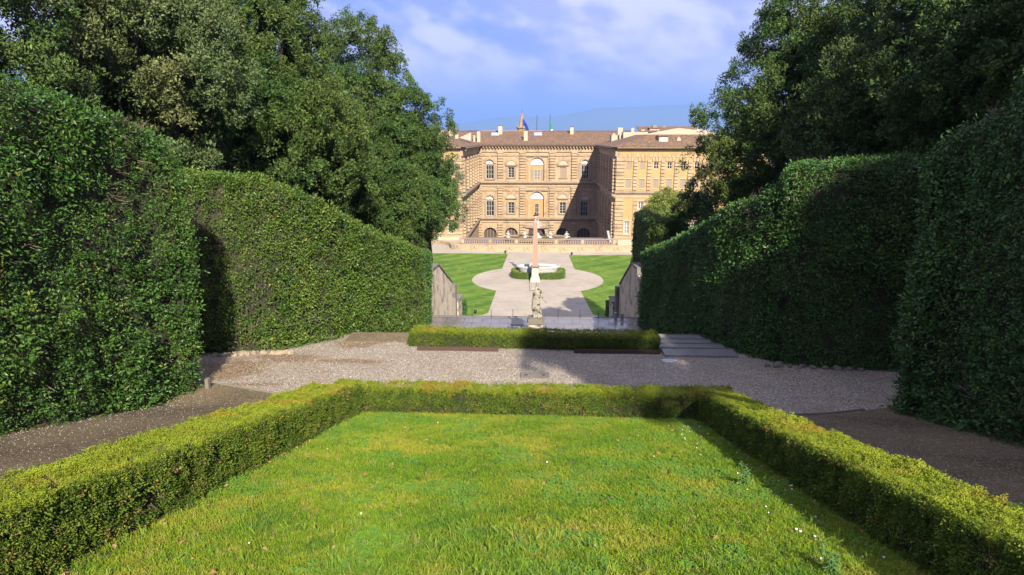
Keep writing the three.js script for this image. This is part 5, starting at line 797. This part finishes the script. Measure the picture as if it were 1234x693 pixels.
{ // terrace with balustrade and fountain before the courtyard
  const g = group('fountain_terrace', P(0, -25, 155), 'raised stone terrace with a baluster rail before the courtyard', 'terrace'), x0 = -17.2, x1 = 17.8, d0 = 149.5;
  part('retaining_wall', bx(x0 - 1.5, x1 + 9.5, -36 + EYE, -23.9 + EYE, -d0, -160.4), M.stone, g); part('terrace_floor', bx(x0, x1, -23.896 + EYE, -23.85 + EYE, -d0 - 0.5, -160.4), std({ color: rgb(0.17, 0.14, 0.14), roughness: 0.8 }), g);
  part('plain_parapet', bx(x1 + 0.5, x1 + 9.5, -23.896 + EYE, -22.75 + EYE, -d0, -d0 - 0.6), M.cream, g); part('plinth_course', bx(x0, x1, -23.849 + EYE, -23.65 + EYE, -d0 - 0.02, -d0 - 0.5), M.stoneTrim, g); part('hand_rail', cham(x0, x1, -22.78 + EYE, -22.58 + EYE, -d0 - 0.55, -d0 - 0.0, 0.04), M.stoneTrim, g);
  const piers = [x0 + 0.3, -10.6, -4.6, 4.4, 10.4, x1 - 0.3]; for (const x of piers) part('pier', bx(x - 0.32, x + 0.32, -23.648 + EYE, -22.782 + EYE, -d0 - 0.53, -d0 - 0.03), M.stone, g);
  const bal = new THREE.LatheGeometry([[0.11, 0], [0.11, 0.08], [0.06, 0.14], [0.14, 0.34], [0.06, 0.62], [0.08, 0.74], [0.11, 0.78], [0.11, 0.862]].map(q => new THREE.Vector2(...q)), 8); for (let k = 0; k < piers.length - 1; k++) { const n = Math.round((piers[k + 1] - piers[k] - 0.9) / 0.5); for (let i = 0; i < n; i++) { const m = shade(new THREE.Mesh(bal, M.stone)); m.name = 'baluster'; m.position.set(lerp(piers[k] + 0.55, piers[k + 1] - 0.55, n > 1 ? i / (n - 1) : 0.5), -23.648 + EYE, -d0 - 0.28).sub(g.position); g.add(m); } }
  const kp = [[-34, 161], [-27, 159.5], [-20.5, 154], [-18.9, 149], [-10, 146.6], [0, 145.9], [10, 146.0], [19, 146.6], [28, 147.5]], kg = []; const cv = new THREE.CatmullRomCurve3(kp.map(q => P(q[0], -25, q[1]))), cp = cv.getPoints(70); for (let i = 0; i < 70; i++) { const a = cp[i], b = cp[i + 1], L = a.distanceTo(b), y = i > 18 ? 1.05 : 0.8; kg.push(uvBox(new THREE.BoxGeometry(L + 0.01, y, 0.5).rotateY(-Math.atan2(b.z - a.z, b.x - a.x)).translate((a.x + b.x) / 2, a.y + y / 2, (a.z + b.z) / 2))); }
  thing('low_wall', merge(kg), M.kerbStone, 'low rust-stained stone wall curving round the terrace foot', 'wall');
  const ramp = part('stair_cheek', uvBox(new THREE.BoxGeometry(0.5, 0.35, 6).rotateX(0.32).translate(17.0, -23.0 + EYE, -156)), M.marble, g);
}
{
  const c = P(0, -23.85, 155.5), g = group('fountain', c, 'tiered marble fountain with statues on the palace terrace', 'fountain'); const disc = (pr, sx, sz) => uvBox(new THREE.LatheGeometry(pr.map(q => new THREE.Vector2(...q)), 32).scale(sx, 1, sz).translate(c.x, c.y, c.z));
  part('lower_basin', disc([[0.9, 0], [1, 0.1], [0.97, 0.6], [1.02, 0.75], [1.02, 0.9], [0.93, 0.9], [0.9, 0.5], [0, 0.45]], 7.6, 4.0), M.stoneTrim, g); part('water', new THREE.CylinderGeometry(0.92, 0.92, 0.02, 32).scale(7.6, 1, 4).translate(c.x, c.y + 0.75, c.z), M.water, g);
  part('stem', disc([[0.5, 0.4], [0.6, 0.9], [0.28, 1.3], [0.25, 2.2], [0.5, 2.6]], 2.2, 2.2), M.marble, g); part('upper_basin', disc([[0.2, 2.55], [0.75, 2.8], [1, 3.15], [1, 3.3], [0.92, 3.3], [0.7, 3.0], [0, 2.95]], 3.3, 2.4), M.stoneTrim, g);
  const fig = (x, y, s, lean) => { const pieces2 = [new THREE.CylinderGeometry(0.34, 0.5, 0.4, 10).translate(0, 0.2, 0), new THREE.SphereGeometry(0.36, 12, 8).scale(1, 1.35, 0.9).translate(0, 0.85, 0), new THREE.SphereGeometry(0.19, 10, 8).translate(0.05 * lean, 1.52, 0), new THREE.CapsuleGeometry(0.1, 0.6, 3, 8).rotateZ(0.9 * lean).translate(0.42 * lean, 1.05, 0.05), new THREE.CapsuleGeometry(0.1, 0.55, 3, 8).rotateZ(-0.5 * lean).translate(-0.36 * lean, 0.9, 0.1), new THREE.CapsuleGeometry(0.14, 0.7, 3, 8).rotateZ(1.35).translate(0.5 * lean, 0.4, 0.15)]; const m = merge(pieces2); m.scale(s, s, s); m.translate(c.x + x, c.y + y, c.z + 1.2); part('putto', m, M.marble, g); };
  fig(-6.7, 0.85, 0.9, -1); fig(6.9, 0.85, 0.9, 1); fig(-2.8, 0.85, 0.95, 1); fig(3.2, 0.85, 0.95, -1); fig(0.2, 3.2, 1.1, 1);
}
console.log('instanced copies', COPIES);
renderer.render(scene, camera);
